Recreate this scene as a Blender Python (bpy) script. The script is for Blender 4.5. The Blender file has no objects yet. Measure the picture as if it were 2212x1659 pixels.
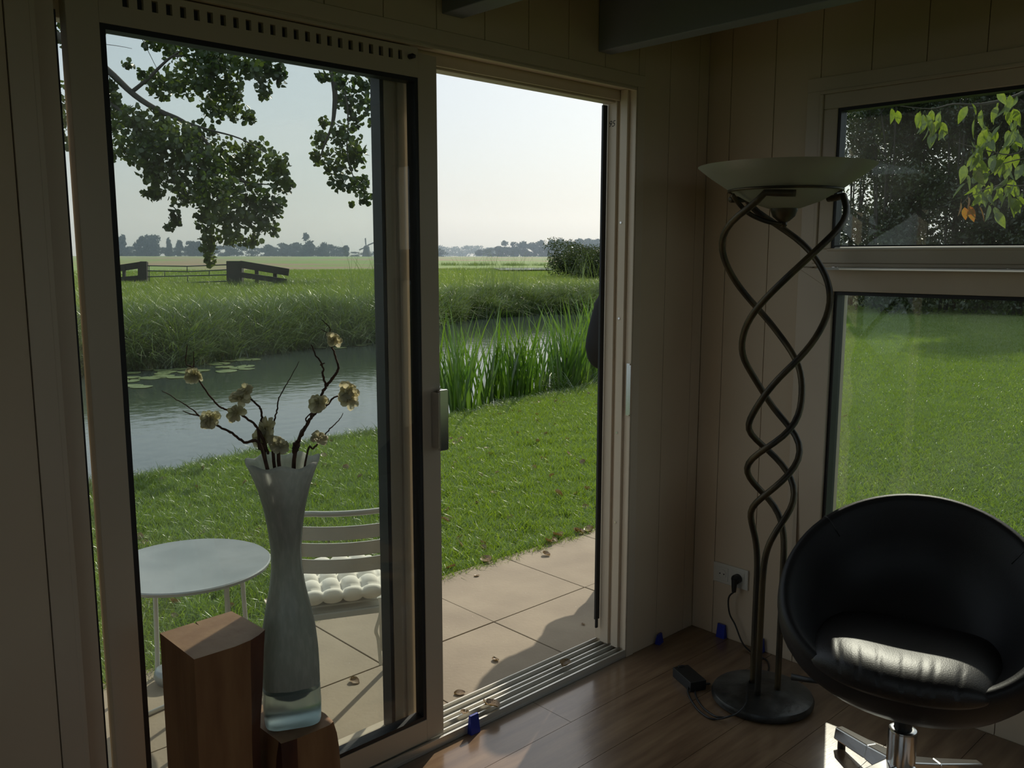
import bpy, bmesh, math, random
import numpy as np
from mathutils import Vector, Matrix, noise
from math import pi, sin, cos, radians, sqrt, atan2
random.seed(7); rng = np.random.default_rng(7)
S = bpy.context.scene; COL = S.collection

# ---------------------------------------------------------------- camera
cd = bpy.data.cameras.new('camera'); cam = bpy.data.objects.new('camera', cd); COL.objects.link(cam); S.camera = cam
cd.sensor_width = 36; cd.lens = 1889.07 / 2212 * 36; cd.clip_end = 3000; cd.clip_start = .02
cam.matrix_world = Matrix([[0.727354, 0.0981216, -0.6792116, -2.8866564], [-0.6862617, 0.1055081, -0.7196617, -1.9793893], [0.001048, 0.9895657, 0.1440788, 1.5], [0, 0, 0, 1]])
# ---------------------------------------------------------------- sky, sun, exposure
SUN_EL, SUN_AZ = radians(38.5), radians(26.5)          # azimuth from +x towards +y
SUN_DIR = Vector((cos(SUN_EL)*cos(SUN_AZ), cos(SUN_EL)*sin(SUN_AZ), sin(SUN_EL)))
W = bpy.data.worlds.new('world'); S.world = W; W.use_nodes = True
nt = W.node_tree; nt.nodes.clear()
sky = nt.nodes.new('ShaderNodeTexSky'); sky.sky_type = 'NISHITA'; sky.sun_disc = False
sky.sun_elevation = SUN_EL; sky.sun_rotation = pi/2 - SUN_AZ; sky.air_density = 1.0; sky.dust_density = 3.0; sky.ozone_density = 1.5
hz = nt.nodes.new('ShaderNodeMixRGB'); hz.inputs[0].default_value = .66; hz.inputs[2].default_value = (6.4, 7.3, 7.8, 1)   # thin high haze over the whole sky
tc = nt.nodes.new('ShaderNodeTexCoord'); mp = nt.nodes.new('ShaderNodeMapping'); mp.inputs['Scale'].default_value = (1.2, 1.2, 4.5)
cn = nt.nodes.new('ShaderNodeTexNoise'); cn.inputs['Scale'].default_value = 3.2; cn.inputs['Detail'].default_value = 6
cr = nt.nodes.new('ShaderNodeMapRange'); cr.inputs[1].default_value = .54; cr.inputs[2].default_value = .78; cr.inputs[3].default_value = 0; cr.inputs[4].default_value = .4
cm = nt.nodes.new('ShaderNodeMixRGB'); cm.inputs[2].default_value = (8.2, 8.1, 7.9, 1)
bg = nt.nodes.new('ShaderNodeBackground'); bg.inputs[1].default_value = .104
ow = nt.nodes.new('ShaderNodeOutputWorld')
for a, b in ((tc.outputs['Generated'], mp.inputs[0]), (mp.outputs[0], cn.inputs[0]), (cn.outputs[0], cr.inputs[0]), (cr.outputs[0], cm.inputs[0]),
             (sky.outputs[0], hz.inputs[1]), (hz.outputs[0], cm.inputs[1]), (cm.outputs[0], bg.inputs[0]), (bg.outputs[0], ow.inputs[0])):
    nt.links.new(a, b)
sl = bpy.data.lights.new('sun', 'SUN'); sl.energy = 3.6; sl.angle = radians(.6); sl.color = (1, .92, .77)
so = bpy.data.objects.new('sun', sl); COL.objects.link(so); so.location = (20, 10, 20)
so.rotation_euler = SUN_DIR.to_track_quat('Z', 'Y').to_euler()
S.view_settings.view_transform = 'Standard'; S.view_settings.look = 'None'; S.view_settings.exposure = 0.0; S.view_settings.gamma = 1.0
S.view_settings.use_curve_mapping = False
cy = S.cycles
cy.use_denoising = True; cy.max_bounces = 9; cy.diffuse_bounces = 4; cy.glossy_bounces = 3; cy.transmission_bounces = 4; cy.transparent_max_bounces = 12
cy.volume_bounces = 0; cy.caustics_reflective = False; cy.caustics_refractive = False; cy.sample_clamp_indirect = 6; cy.use_adaptive_sampling = True; cy.adaptive_threshold = .02

# ---------------------------------------------------------------- materials
def mat(name, c1, rough=.6, metal=0, c2=None, scale=5, stretch=(1,1,1), bump=0, bscale=None, detail=4, lo=.35, hi=.65, spec=None, coat=0, sheen=0, c3=None, s3=40, h3=(.6, .7)):
    m = bpy.data.materials.new(name); m.use_nodes = True; n = m.node_tree; L = n.links.new
    p = n.nodes['Principled BSDF']; p.inputs['Roughness'].default_value = rough; p.inputs['Metallic'].default_value = metal
    if spec is not None: p.inputs['Specular IOR Level'].default_value = spec
    if coat: p.inputs['Coat Weight'].default_value = coat; p.inputs['Coat Roughness'].default_value = .12
    p.inputs['Base Color'].default_value = (*c1, 1)
    if c2 or bump or c3:
        t = n.nodes.new('ShaderNodeTexCoord'); mp = n.nodes.new('ShaderNodeMapping'); mp.inputs['Scale'].default_value = stretch
        L(t.outputs['Object'], mp.inputs[0])
    out = None
    if c2:
        z = n.nodes.new('ShaderNodeTexNoise'); z.inputs['Scale'].default_value = scale; z.inputs['Detail'].default_value = detail
        L(mp.outputs[0], z.inputs[0]); r = n.nodes.new('ShaderNodeMapRange'); r.inputs[1].default_value = lo; r.inputs[2].default_value = hi
        L(z.outputs[0], r.inputs[0]); x = n.nodes.new('ShaderNodeMixRGB'); x.inputs[1].default_value = (*c1, 1); x.inputs[2].default_value = (*c2, 1)
        L(r.outputs[0], x.inputs[0]); out = x.outputs[0]
    if c3:
        z = n.nodes.new('ShaderNodeTexNoise'); z.inputs['Scale'].default_value = s3; z.inputs['Detail'].default_value = 2
        L(mp.outputs[0], z.inputs[0]); r = n.nodes.new('ShaderNodeMapRange'); r.inputs[1].default_value = h3[0]; r.inputs[2].default_value = h3[1]
        L(z.outputs[0], r.inputs[0]); x = n.nodes.new('ShaderNodeMixRGB'); x.inputs[1].default_value = (*c1, 1); x.inputs[2].default_value = (*c3, 1)
        if out: L(out, x.inputs[1])
        L(r.outputs[0], x.inputs[0]); out = x.outputs[0]
    if out: L(out, p.inputs['Base Color'])
    if bump:
        z = n.nodes.new('ShaderNodeTexNoise'); z.inputs['Scale'].default_value = bscale or scale; z.inputs['Detail'].default_value = 5
        L(mp.outputs[0], z.inputs[0]); b = n.nodes.new('ShaderNodeBump'); b.inputs['Strength'].default_value = bump; b.inputs['Distance'].default_value = min(.01, .35/(bscale or scale))
        L(z.outputs[0], b.inputs['Height']); L(b.outputs[0], p.inputs['Normal'])
    return m
def leafmat(name, c1, c2, trans=.5, gloss=.08, scale=3, rough=.35, warm=(1.35, 1.25, .55)):
    m = bpy.data.materials.new(name); m.use_nodes = True; n = m.node_tree; L = n.links.new; n.nodes.clear()
    o = n.nodes.new('ShaderNodeOutputMaterial'); d = n.nodes.new('ShaderNodeBsdfDiffuse'); t = n.nodes.new('ShaderNodeBsdfTranslucent'); g = n.nodes.new('ShaderNodeBsdfGlossy')
    g.inputs['Roughness'].default_value = rough; g.inputs[0].default_value = (1, 1, 1, 1)
    q = n.nodes.new('ShaderNodeTexCoord'); z = n.nodes.new('ShaderNodeTexNoise'); z.inputs['Scale'].default_value = scale; z.inputs['Detail'].default_value = 3
    L(q.outputs['Object'], z.inputs[0]); r = n.nodes.new('ShaderNodeMapRange'); r.inputs[1].default_value = .38; r.inputs[2].default_value = .62; L(z.outputs[0], r.inputs[0])
    x = n.nodes.new('ShaderNodeMixRGB'); x.inputs[1].default_value = (*c1, 1); x.inputs[2].default_value = (*c2, 1); L(r.outputs[0], x.inputs[0])
    y = n.nodes.new('ShaderNodeMixRGB'); y.blend_type = 'MULTIPLY'; y.inputs[0].default_value = 1; y.inputs[2].default_value = (*warm, 1); L(x.outputs[0], y.inputs[1])
    a = n.nodes.new('ShaderNodeMixShader'); a.inputs[0].default_value = trans; b = n.nodes.new('ShaderNodeMixShader'); b.inputs[0].default_value = gloss
    L(x.outputs[0], d.inputs[0]); L(y.outputs[0], t.inputs[0]); L(d.outputs[0], a.inputs[1]); L(t.outputs[0], a.inputs[2]); L(a.outputs[0], b.inputs[1]); L(g.outputs[0], b.inputs[2]); L(b.outputs[0], o.inputs[0])
    return m
def glassmat(name, tint=(.965, .982, .974), smear=.010):
    m = bpy.data.materials.new(name); m.use_nodes = True; n = m.node_tree; L = n.links.new; n.nodes.clear()
    o = n.nodes.new('ShaderNodeOutputMaterial'); t = n.nodes.new('ShaderNodeBsdfTransparent'); t.inputs[0].default_value = (*tint, 1)
    g = n.nodes.new('ShaderNodeBsdfGlossy'); g.inputs['Roughness'].default_value = .0
    lw = n.nodes.new('ShaderNodeLayerWeight'); lw.inputs[0].default_value = .5     # Schlick reflectance, the same from both sides of the pane
    f5 = n.nodes.new('ShaderNodeMath'); f5.operation = 'POWER'; f5.inputs[1].default_value = 5; L(lw.outputs['Facing'], f5.inputs[0])
    f = n.nodes.new('ShaderNodeMath'); f.operation = 'MULTIPLY_ADD'; f.inputs[1].default_value = .96; f.inputs[2].default_value = .04; L(f5.outputs[0], f.inputs[0])
    a = n.nodes.new('ShaderNodeMixShader'); L(f.outputs[0], a.inputs[0]); L(t.outputs[0], a.inputs[1]); L(g.outputs[0], a.inputs[2])
    d = n.nodes.new('ShaderNodeBsdfDiffuse'); d.inputs[0].default_value = (.8, .8, .8, 1); tr = n.nodes.new('ShaderNodeBsdfTranslucent'); dm = n.nodes.new('ShaderNodeMixShader')
    L(d.outputs[0], dm.inputs[1]); L(tr.outputs[0], dm.inputs[2])
    q = n.nodes.new('ShaderNodeTexCoord'); z = n.nodes.new('ShaderNodeTexNoise'); z.inputs['Scale'].default_value = 4; z.inputs['Detail'].default_value = 8
    L(q.outputs['Object'], z.inputs[0]); r = n.nodes.new('ShaderNodeMapRange'); r.inputs[1].default_value = .4; r.inputs[2].default_value = .8; r.inputs[3].default_value = smear*.5; r.inputs[4].default_value = smear*2; L(z.outputs[0], r.inputs[0])
    b = n.nodes.new('ShaderNodeMixShader'); L(r.outputs[0], b.inputs[0]); L(a.outputs[0], b.inputs[1]); L(dm.outputs[0], b.inputs[2]); L(b.outputs[0], o.inputs[0])
    return m
M = {}
M['wall'] = mat('painted_wall_boards', (.63, .515, .375), .55, c2=(.59, .475, .34), scale=2)
M['frame'] = mat('cream_painted_frame', (.63, .53, .41), .38, c2=(.59, .49, .37), scale=3)
M['alu'] = mat('white_lacquered_metal', (.56, .48, .37), .34)
M['bead'] = mat('glossy_white_bead', (.75, .73, .68), .22)
M['sill'] = mat('anodised_track', (.62, .60, .54), .3, .6)
M['black'] = mat('black_rubber', (.012, .012, .014), .5)
M['ceil'] = mat('ceiling_boards', (.40, .29, .18), .7, c2=(.33, .23, .14), scale=4)
M['beam'] = mat('grey_blue_painted_beam', (.22, .25, .28), .55, c2=(.20, .22, .25), scale=3)
M['dark'] = mat('dark_room_furnishing', (.10, .085, .07), .8)
M['floor'] = mat('laminate_floor', (.25, .16, .09), .24, c2=(.13, .075, .042), scale=3, stretch=(1, 9, 1), detail=8, bump=.05, bscale=30, lo=.3, hi=.7, coat=.5)
M['leather'] = mat('black_leather', (.014, .013, .014), .50, bump=.3, bscale=260, spec=.35)
M['leather_seat'] = mat('black_leather_seat', (.018, .016, .016), .43, bump=.4, bscale=260, spec=.5)
M['chrome'] = mat('brushed_chrome', (.72, .70, .68), .18, 1)
M['iron'] = mat('antique_bronze_iron', (.035, .03, .022), .45, .5, c2=(.085, .062, .03), scale=14, stretch=(1, 1, .35), lo=.42, hi=.62)
M['iron_base'] = mat('worn_lamp_base', (.022, .022, .02), .34, .2, c2=(.10, .10, .09), scale=9, detail=8, lo=.45, hi=.7, bump=.3, bscale=25)
M['shade'] = leafmat('frosted_lamp_glass', (.50, .50, .42), (.48, .48, .40), .45, .06, 2, .3, warm=(1.1, 1.1, .95))
M['plastic'] = mat('black_plastic', (.012, .012, .012), .45)
M['socket'] = mat('white_socket_plastic', (.62, .60, .53), .35)
M['blue'] = mat('blue_plastic', (.012, .03, .32), .4)
M['wood'] = mat('oiled_pine', (.30, .155, .065), .55, c2=(.20, .09, .035), scale=7, stretch=(3, 3, .5), detail=6, bump=.1, bscale=14)
M['wood_top'] = mat('pine_end_grain', (.42, .25, .13), .6, c2=(.33, .18, .09), scale=18, detail=7, bump=.15, bscale=30)
M['bark'] = mat('dark_live_edge', (.12, .035, .014), .5, c2=(.05, .014, .006), scale=6, stretch=(2, 2, .7), detail=6, bump=.3, bscale=12)
M['twig'] = mat('dark_twig', (.055, .032, .022), .75, c2=(.12, .06, .035), scale=60, bump=.5, bscale=90)
M['patio'] = mat('concrete_slab', (.31, .255, .18), .85, c2=(.245, .198, .14), scale=3, detail=9, bump=.25, bscale=60, c3=(.42, .37, .30), s3=90, h3=(.72, .76))
M['soil'] = mat('soil', (.05, .035, .02), .95, c2=(.025, .018, .01), scale=30, bump=.8, bscale=50)
M['lawn_ground'] = mat('lawn_soil', (.07, .12, .02), .95, c2=(.04, .07, .012), scale=12)
M['meadow'] = mat('meadow_turf', (.115, .20, .03), .9, c2=(.155, .235, .045), scale=.16, detail=9, lo=.35, hi=.6, c3=(.22, .16, .09), s3=.03, h3=(.50, .60))
M['white_metal'] = mat('white_powder_coat', (.50, .51, .48), .35)
M['galv'] = mat('galvanised_table_top', (.25, .28, .29), .32, .25, c2=(.36, .39, .40), scale=4, detail=8, lo=.4, hi=.7)
M['cushion'] = mat('cream_cotton', (.80, .77, .68), .95, bump=.2, bscale=300)
M['fence'] = mat('weathered_dark_timber', (.03, .032, .028), .9, c2=(.055, .05, .042), scale=6, stretch=(1, 1, 4))
M['gate'] = mat('rusty_green_pipe', (.05, .07, .055), .6, .2)
M['grass'] = leafmat('lawn_grass', (.14, .25, .025), (.22, .33, .05), .5, .07, 1.2)
M['grass2'] = leafmat('meadow_grass', (.13, .22, .035), (.21, .28, .07), .5, .06, .4)
M['bankgrass'] = leafmat('bank_grass', (.07, .135, .03), (.15, .22, .07), .45, .10, .9)
M['reed'] = leafmat('iris_blade', (.055, .14, .018), (.12, .23, .03), .5, .08, 2)
M['leaf'] = leafmat('alder_leaf', (.035, .07, .018), (.085, .13, .03), .42, .045, 1.6)
M['leafdark'] = leafmat('garden_tree_leaf', (.028, .05, .016), (.055, .08, .026), .3, .05, .5, .3)
M['cherry'] = leafmat('cherry_leaf', (.09, .15, .02), (.15, .22, .03), .62, .06, 6, .3)
M['cherry_red'] = leafmat('cherry_leaf_turning', (.24, .17, .03), (.30, .10, .03), .5, .06, 9)
M['petal'] = leafmat('cream_petal', (.62, .60, .42), (.70, .68, .56), .5, .02, 30, warm=(1.25, 1.2, 1.0))
M['dry'] = leafmat('dry_leaf', (.10, .065, .035), (.34, .24, .14), .15, .04, 25)
M['barkgrey'] = mat('tree_bark', (.05, .045, .038), .9, c2=(.08, .07, .06), scale=5, stretch=(1, 1, .3), bump=.5, bscale=9)
M['fartree'] = leafmat('far_foliage', (.018, .035, .018), (.03, .05, .025), .3, .0, .3)
M['mill'] = mat('windmill_thatch', (.07, .065, .06), .9)
M['pad'] = leafmat('lily_pad', (.14, .20, .08), (.20, .25, .12), .1, .3, 2, .25)
M['jacket'] = mat('grey_brown_cloth', (.10, .085, .08), .9, bump=.2, bscale=200)
M['blackcloth'] = mat('black_cloth', (.012, .012, .014), .9)
M['skin'] = mat('skin', (.48, .30, .22), .5)
M['hair'] = mat('brown_hair', (.06, .035, .02), .5)
M['glass'] = glassmat('pane_glass')
M['glassB'] = glassmat('window_glass', (.91, .94, .925), .016)
# water
m = bpy.data.materials.new('pond_water'); m.use_nodes = True; n = m.node_tree; p = n.nodes['Principled BSDF']
p.inputs['Base Color'].default_value = (.045, .06, .055, 1); p.inputs['Roughness'].default_value = .02; p.inputs['IOR'].default_value = 1.5
q = n.nodes.new('ShaderNodeTexCoord'); mp = n.nodes.new('ShaderNodeMapping'); mp.inputs['Scale'].default_value = (1.0, 1.0, 1)
z = n.nodes.new('ShaderNodeTexNoise'); z.inputs['Scale'].default_value = 5; z.inputs['Detail'].default_value = 5
b = n.nodes.new('ShaderNodeBump'); b.inputs['Strength'].default_value = .16; b.inputs['Distance'].default_value = .03
n.links.new(q.outputs['Object'], mp.inputs[0]); n.links.new(mp.outputs[0], z.inputs[0]); n.links.new(z.outputs[0], b.inputs['Height']); n.links.new(b.outputs[0], p.inputs['Normal'])
M['water'] = m
# frosted vase glass: white streaks fused in the wall
m = bpy.data.materials.new('frosted_vase_glass'); m.use_nodes = True; n = m.node_tree; n.nodes.clear(); L = n.links.new
o = n.nodes.new('ShaderNodeOutputMaterial'); q = n.nodes.new('ShaderNodeTexCoord'); mp = n.nodes.new('ShaderNodeMapping'); mp.inputs['Scale'].default_value = (1, 1, .22)
z = n.nodes.new('ShaderNodeTexNoise'); z.inputs['Scale'].default_value = 110; z.inputs['Detail'].default_value = 4; L(q.outputs['Object'], mp.inputs[0]); L(mp.outputs[0], z.inputs[0])
r = n.nodes.new('ShaderNodeMapRange'); r.inputs[1].default_value = .45; r.inputs[2].default_value = .7; L(z.outputs[0], r.inputs[0])
x = n.nodes.new('ShaderNodeMixRGB'); x.inputs[1].default_value = (.80, .82, .76, 1); x.inputs[2].default_value = (.97, .97, .92, 1); L(r.outputs[0], x.inputs[0])
d = n.nodes.new('ShaderNodeBsdfDiffuse'); t = n.nodes.new('ShaderNodeBsdfTranslucent'); a = n.nodes.new('ShaderNodeMixShader'); a.inputs[0].default_value = .68
L(x.outputs[0], d.inputs[0]); L(x.outputs[0], t.inputs[0]); L(d.outputs[0], a.inputs[1]); L(t.outputs[0], a.inputs[2])
rf = n.nodes.new('ShaderNodeBsdfRefraction'); rf.inputs['Roughness'].default_value = .35; rf.inputs['IOR'].default_value = 1.05; rf.inputs[0].default_value = (.86, .92, .9, 1)
b = n.nodes.new('ShaderNodeMixShader'); b.inputs[0].default_value = .22; L(a.outputs[0], b.inputs[1]); L(rf.outputs[0], b.inputs[2])
g = n.nodes.new('ShaderNodeBsdfGlossy'); g.inputs['Roughness'].default_value = .3; c = n.nodes.new('ShaderNodeMixShader'); c.inputs[0].default_value = .05
L(b.outputs[0], c.inputs[1]); L(g.outputs[0], c.inputs[2]); L(c.outputs[0], o.inputs[0]); M['vase'] = m
m = bpy.data.materials.new('solid_vase_foot'); m.use_nodes = True; p = m.node_tree.nodes['Principled BSDF']
p.inputs['Base Color'].default_value = (.55, .68, .66, 1); p.inputs['Roughness'].default_value = .28; p.inputs['Transmission Weight'].default_value = .75; p.inputs['IOR'].default_value = 1.3
M['vase_foot'] = m

# ---------------------------------------------------------------- helpers
def link(o, parent=None):
    COL.objects.link(o)
    if parent: o.parent = parent
    return o
def tag(o, label=None, cat=None, group=None, kind=None):
    if label: o['label'] = label
    if cat: o['category'] = cat
    if group: o['group'] = group
    if kind: o['kind'] = kind
    return o
def empty(name, loc=(0, 0, 0), rz=0):
    o = bpy.data.objects.new(name, None); o.location = loc; o.rotation_euler = (0, 0, rz); o.empty_display_size = .1; return link(o)
class MB:
    """collects shapes, then links them as one mesh object"""
    def __init__(s): s.v = []; s.f = []; s.mi = []
    def add(s, vs, fs, mi=0):
        b = len(s.v); s.v += [tuple(v) for v in vs]; s.f += [tuple(b+i for i in f) for f in fs]; s.mi += [mi]*len(fs); return s
    def box(s, x0, x1, y0, y1, z0, z1, mi=0):
        return s.add([(x0,y0,z0),(x1,y0,z0),(x1,y1,z0),(x0,y1,z0),(x0,y0,z1),(x1,y0,z1),(x1,y1,z1),(x0,y1,z1)],
                     [(0,3,2,1),(4,5,6,7),(0,1,5,4),(1,2,6,5),(2,3,7,6),(3,0,4,7)], mi)
    def obox(s, c, ax, ay, az, mi=0):       # oriented box: centre, half axis vectors
        c, ax, ay, az = map(Vector, (c, ax, ay, az))
        return s.add([c-ax-ay-az, c+ax-ay-az, c+ax+ay-az, c-ax+ay-az, c-ax-ay+az, c+ax-ay+az, c+ax+ay+az, c-ax+ay+az],
                     [(0,3,2,1),(4,5,6,7),(0,1,5,4),(1,2,6,5),(2,3,7,6),(3,0,4,7)], mi)
    def beam(s, p, q, w, h, mi=0):
        p, q = Vector(p), Vector(q); d = (q-p); l = d.length; d.normalize()
        u = d.cross(Vector((0,0,1)));  u = u.normalized() if u.length > 1e-4 else Vector((1,0,0)); t = u.cross(d)
        return s.obox((p+q)/2, d*l/2, u*w/2, t*h/2, mi)
    def tube(s, pts, r, n=8, caps=True, mi=0, flat=1):
        pts = [Vector(p) for p in pts]; m = len(pts); rs = r if hasattr(r, '__len__') else [r]*m
        b = len(s.v); up = None
        for i, p in enumerate(pts):
            d = (pts[min(i+1, m-1)] - pts[max(i-1, 0)]).normalized()
            if up is None:
                up = Vector((0,0,1)) if abs(d.z) < .9 else Vector((1,0,0))
            u = d.cross(up).normalized(); w = u.cross(d).normalized(); up = w
            for k in range(n):
                a = 2*pi*k/n; s.v.append(tuple(p + u*cos(a)*rs[i] + w*sin(a)*rs[i]*flat))
        for i in range(m-1):
            for k in range(n):
                s.f.append((b+i*n+k, b+i*n+(k+1)%n, b+(i+1)*n+(k+1)%n, b+(i+1)*n+k)); s.mi.append(mi)
        if caps:
            s.f.append(tuple(b+k for k in reversed(range(n)))); s.mi.append(mi)
            s.f.append(tuple(b+(m-1)*n+k for k in range(n))); s.mi.append(mi)
        return s
    def lathe(s, prof, c=(0,0,0), n=32, mi=0, sx=1, sy=1, close=False):
        b = len(s.v); m = len(prof)
        for r, z in prof:
            for k in range(n):
                a = 2*pi*k/n; s.v.append((c[0]+r*cos(a)*sx, c[1]+r*sin(a)*sy, c[2]+z))
        for i in range(m-1):
            for k in range(n):
                s.f.append((b+i*n+k, b+i*n+(k+1)%n, b+(i+1)*n+(k+1)%n, b+(i+1)*n+k)); s.mi.append(mi)
        if prof[0][0] > 0 and not close: s.f.append(tuple(b+k for k in reversed(range(n)))); s.mi.append(mi)
        if prof[-1][0] > 0 and not close: s.f.append(tuple(b+(m-1)*n+k for k in range(n))); s.mi.append(mi)
        return s
    def build(s, name, mats, parent=None, smooth=False, bevel=0, auto=None):
        me = bpy.data.meshes.new(name); me.from_pydata(s.v, [], s.f)
        mats = mats if isinstance(mats, (list, tuple)) else [mats]
        for m_ in mats: me.materials.append(M[m_] if isinstance(m_, str) else m_)
        if len(mats) > 1: me.polygons.foreach_set('material_index', s.mi)
        if smooth or auto:
            me.polygons.foreach_set('use_smooth', [True]*len(me.polygons))
            if auto: me.set_sharp_from_angle(angle=radians(auto))
        me.update()
        o = link(bpy.data.objects.new(name, me), parent)
        if bevel:
            b = o.modifiers.new('bevel', 'BEVEL'); b.width = bevel; b.segments = 2; b.limit_method = 'ANGLE'
        return o
def box(name, x0, x1, y0, y1, z0, z1, m, parent=None, bevel=0):
    return MB().box(x0, x1, y0, y1, z0, z1).build(name, m, parent, bevel=bevel)
def struct(o): o['kind'] = 'structure'; return o
def catmull(pts, n=6):
    P = [Vector(p) for p in pts]; out = []
    for i in range(len(P)-1):
        p0, p1, p2, p3 = P[max(i-1,0)], P[i], P[i+1], P[min(i+2, len(P)-1)]
        for k in range(n):
            t = k/n; out.append(.5*((2*p1)+(p2-p0)*t+(2*p0-5*p1+4*p2-p3)*t*t+(3*p1-p0-3*p2+p3)*t**3))
    out.append(P[-1]); return out
def raw_mesh(name, verts, faces, m, nper=None):
    """fast mesh from numpy: faces is (n,3) or (n,4)"""
    me = bpy.data.meshes.new(name); k = faces.shape[1]
    me.vertices.add(len(verts)); me.vertices.foreach_set('co', verts.astype(np.float32).ravel())
    me.loops.add(faces.size); me.loops.foreach_set('vertex_index', faces.astype(np.int32).ravel())
    me.polygons.add(len(faces)); me.polygons.foreach_set('loop_start', np.arange(0, faces.size, k, dtype=np.int32))
    me.materials.append(M[m]); me.update(calc_edges=True); return me
def blades(n, spread, h0, h1, w, bend, name, m, segs=3, lean=.35, r=None):
    """n bent grass blades as one mesh"""
    r = r or rng; a = r.uniform(0, 2*pi, n); rad = spread*np.sqrt(r.uniform(0, 1, n)); px, py = rad*np.cos(a), rad*np.sin(a)
    h = r.uniform(h0, h1, n); da = r.uniform(0, 2*pi, n); dx, dy = np.cos(da), np.sin(da); bb = r.uniform(.2, 1, n)*bend*h; ln = r.uniform(0, lean, n)*h
    ta = r.uniform(0, 2*pi, n); tx, ty = np.cos(ta)*w/2, np.sin(ta)*w/2
    V = []; 
    for s in range(segs+1):
        t = s/segs; off = ln*t + bb*t**2.4; zz = h*t - bb*.55*t**3; ww = (1-t)**.8 if s < segs else 0.03
        cx, cy = px+dx*off, py+dy*off
        V.append(np.stack([cx-tx*ww, cy-ty*ww, zz], 1)); V.append(np.stack([cx+tx*ww, cy+ty*ww, zz], 1))
    V = np.stack(V, 1); F = []
    base = np.arange(n)*(2*(segs+1))
    for s in range(segs): F.append(np.stack([base+2*s, base+2*s+1, base+2*s+3, base+2*s+2], 1))
    return raw_mesh(name, V.reshape(-1, 3), np.concatenate(F), m)
def scatter(name, pts, meshes, smin, smax, parent=None, tilt=0.0):
    """one object that carries instances of a few clump meshes on its points"""
    n = len(pts); me = bpy.data.meshes.new(name); me.vertices.add(n); me.vertices.foreach_set('co', np.asarray(pts, np.float32).ravel())
    a = me.attributes.new('turn', 'FLOAT', 'POINT'); a.data.foreach_set('value', rng.uniform(0, 6.283, n).astype(np.float32))
    a = me.attributes.new('size', 'FLOAT', 'POINT'); a.data.foreach_set('value', rng.uniform(smin, smax, n).astype(np.float32))
    a = me.attributes.new('pick', 'INT', 'POINT'); a.data.foreach_set('value', rng.integers(0, len(meshes), n).astype(np.int32))
    o = link(bpy.data.objects.new(name, me), parent)
    c = bpy.data.collections.new(name + '_sources')
    for i, x in enumerate(meshes): c.objects.link(bpy.data.objects.new('%s_source_%02d' % (name, i), x))
    g = bpy.data.node_groups.new(name, 'GeometryNodeTree'); g.interface.new_socket('Geometry', in_out='INPUT', socket_type='NodeSocketGeometry'); g.interface.new_socket('Geometry', in_out='OUTPUT', socket_type='NodeSocketGeometry')
    N = g.nodes.new; gi = N('NodeGroupInput'); go = N('NodeGroupOutput'); ip = N('GeometryNodeInstanceOnPoints'); ci = N('GeometryNodeCollectionInfo')
    ci.inputs['Collection'].default_value = c; ci.inputs['Separate Children'].default_value = True; ci.inputs['Reset Children'].default_value = True
    def attr(nm, t): x = N('GeometryNodeInputNamedAttribute'); x.data_type = t; x.inputs['Name'].default_value = nm; return x.outputs['Attribute']
    cx = N('ShaderNodeCombineXYZ'); g.links.new(attr('turn', 'FLOAT'), cx.inputs[2])
    g.links.new(gi.outputs[0], ip.inputs['Points']); g.links.new(ci.outputs[0], ip.inputs['Instance']); ip.inputs['Pick Instance'].default_value = True
    g.links.new(attr('pick', 'INT'), ip.inputs['Instance Index']); g.links.new(cx.outputs[0], ip.inputs['Rotation']); g.links.new(attr('size', 'FLOAT'), ip.inputs['Scale'])
    g.links.new(ip.outputs[0], go.inputs[0])
    md = o.modifiers.new('scatter', 'NODES'); md.node_group = g; o['kind'] = 'stuff'
    return o
def leaf_cloud(name, cl, n, size, m, parent=None, up=.0, shape='round', seed=3):
    """n small leaves spread through ellipsoid clusters cl = (x,y,z,rx,ry,rz,weight)"""
    r = np.random.default_rng(seed); cl = np.array(cl, float); w = cl[:, 6]/cl[:, 6].sum(); k = r.choice(len(cl), n, p=w)
    d = r.normal(size=(n, 3)); d /= np.linalg.norm(d, axis=1)[:, None]; d *= r.uniform(0, 1, n)[:, None]**.45
    c = cl[k, :3] + d*cl[k, 3:6]
    nr = r.normal(size=(n, 3)); nr /= np.linalg.norm(nr, axis=1)[:, None]; t = r.normal(size=(n, 3)); u = np.cross(nr, t); u /= np.linalg.norm(u, axis=1)[:, None]; v = np.cross(nr, u)
    s = (size*r.uniform(.6, 1.15, n))[:, None]
    if shape == 'round': q = [(-.5, 0), (-.28, .42), (.25, .42), (.5, 0), (.25, -.42), (-.28, -.42)]
    else: q = [(-.5, 0), (-.05, .22), (.5, 0), (-.05, -.22)]
    V = np.stack([c + u*s*a + v*s*b + nr*s*(.18*abs(b)*2 if b else 0) for a, b in q], 1).reshape(-1, 3); b0 = np.arange(n)*len(q)
    if shape == 'round': F = np.concatenate([np.stack([b0, b0+1, b0+2, b0+3], 1), np.stack([b0, b0+3, b0+4, b0+5], 1)])
    else: F = np.stack([b0, b0+1, b0+2, b0+3], 1)
    return raw_mesh(name, V, F, m)
def mesh_obj(name, me, parent=None): return link(bpy.data.objects.new(name, me), parent)

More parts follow.
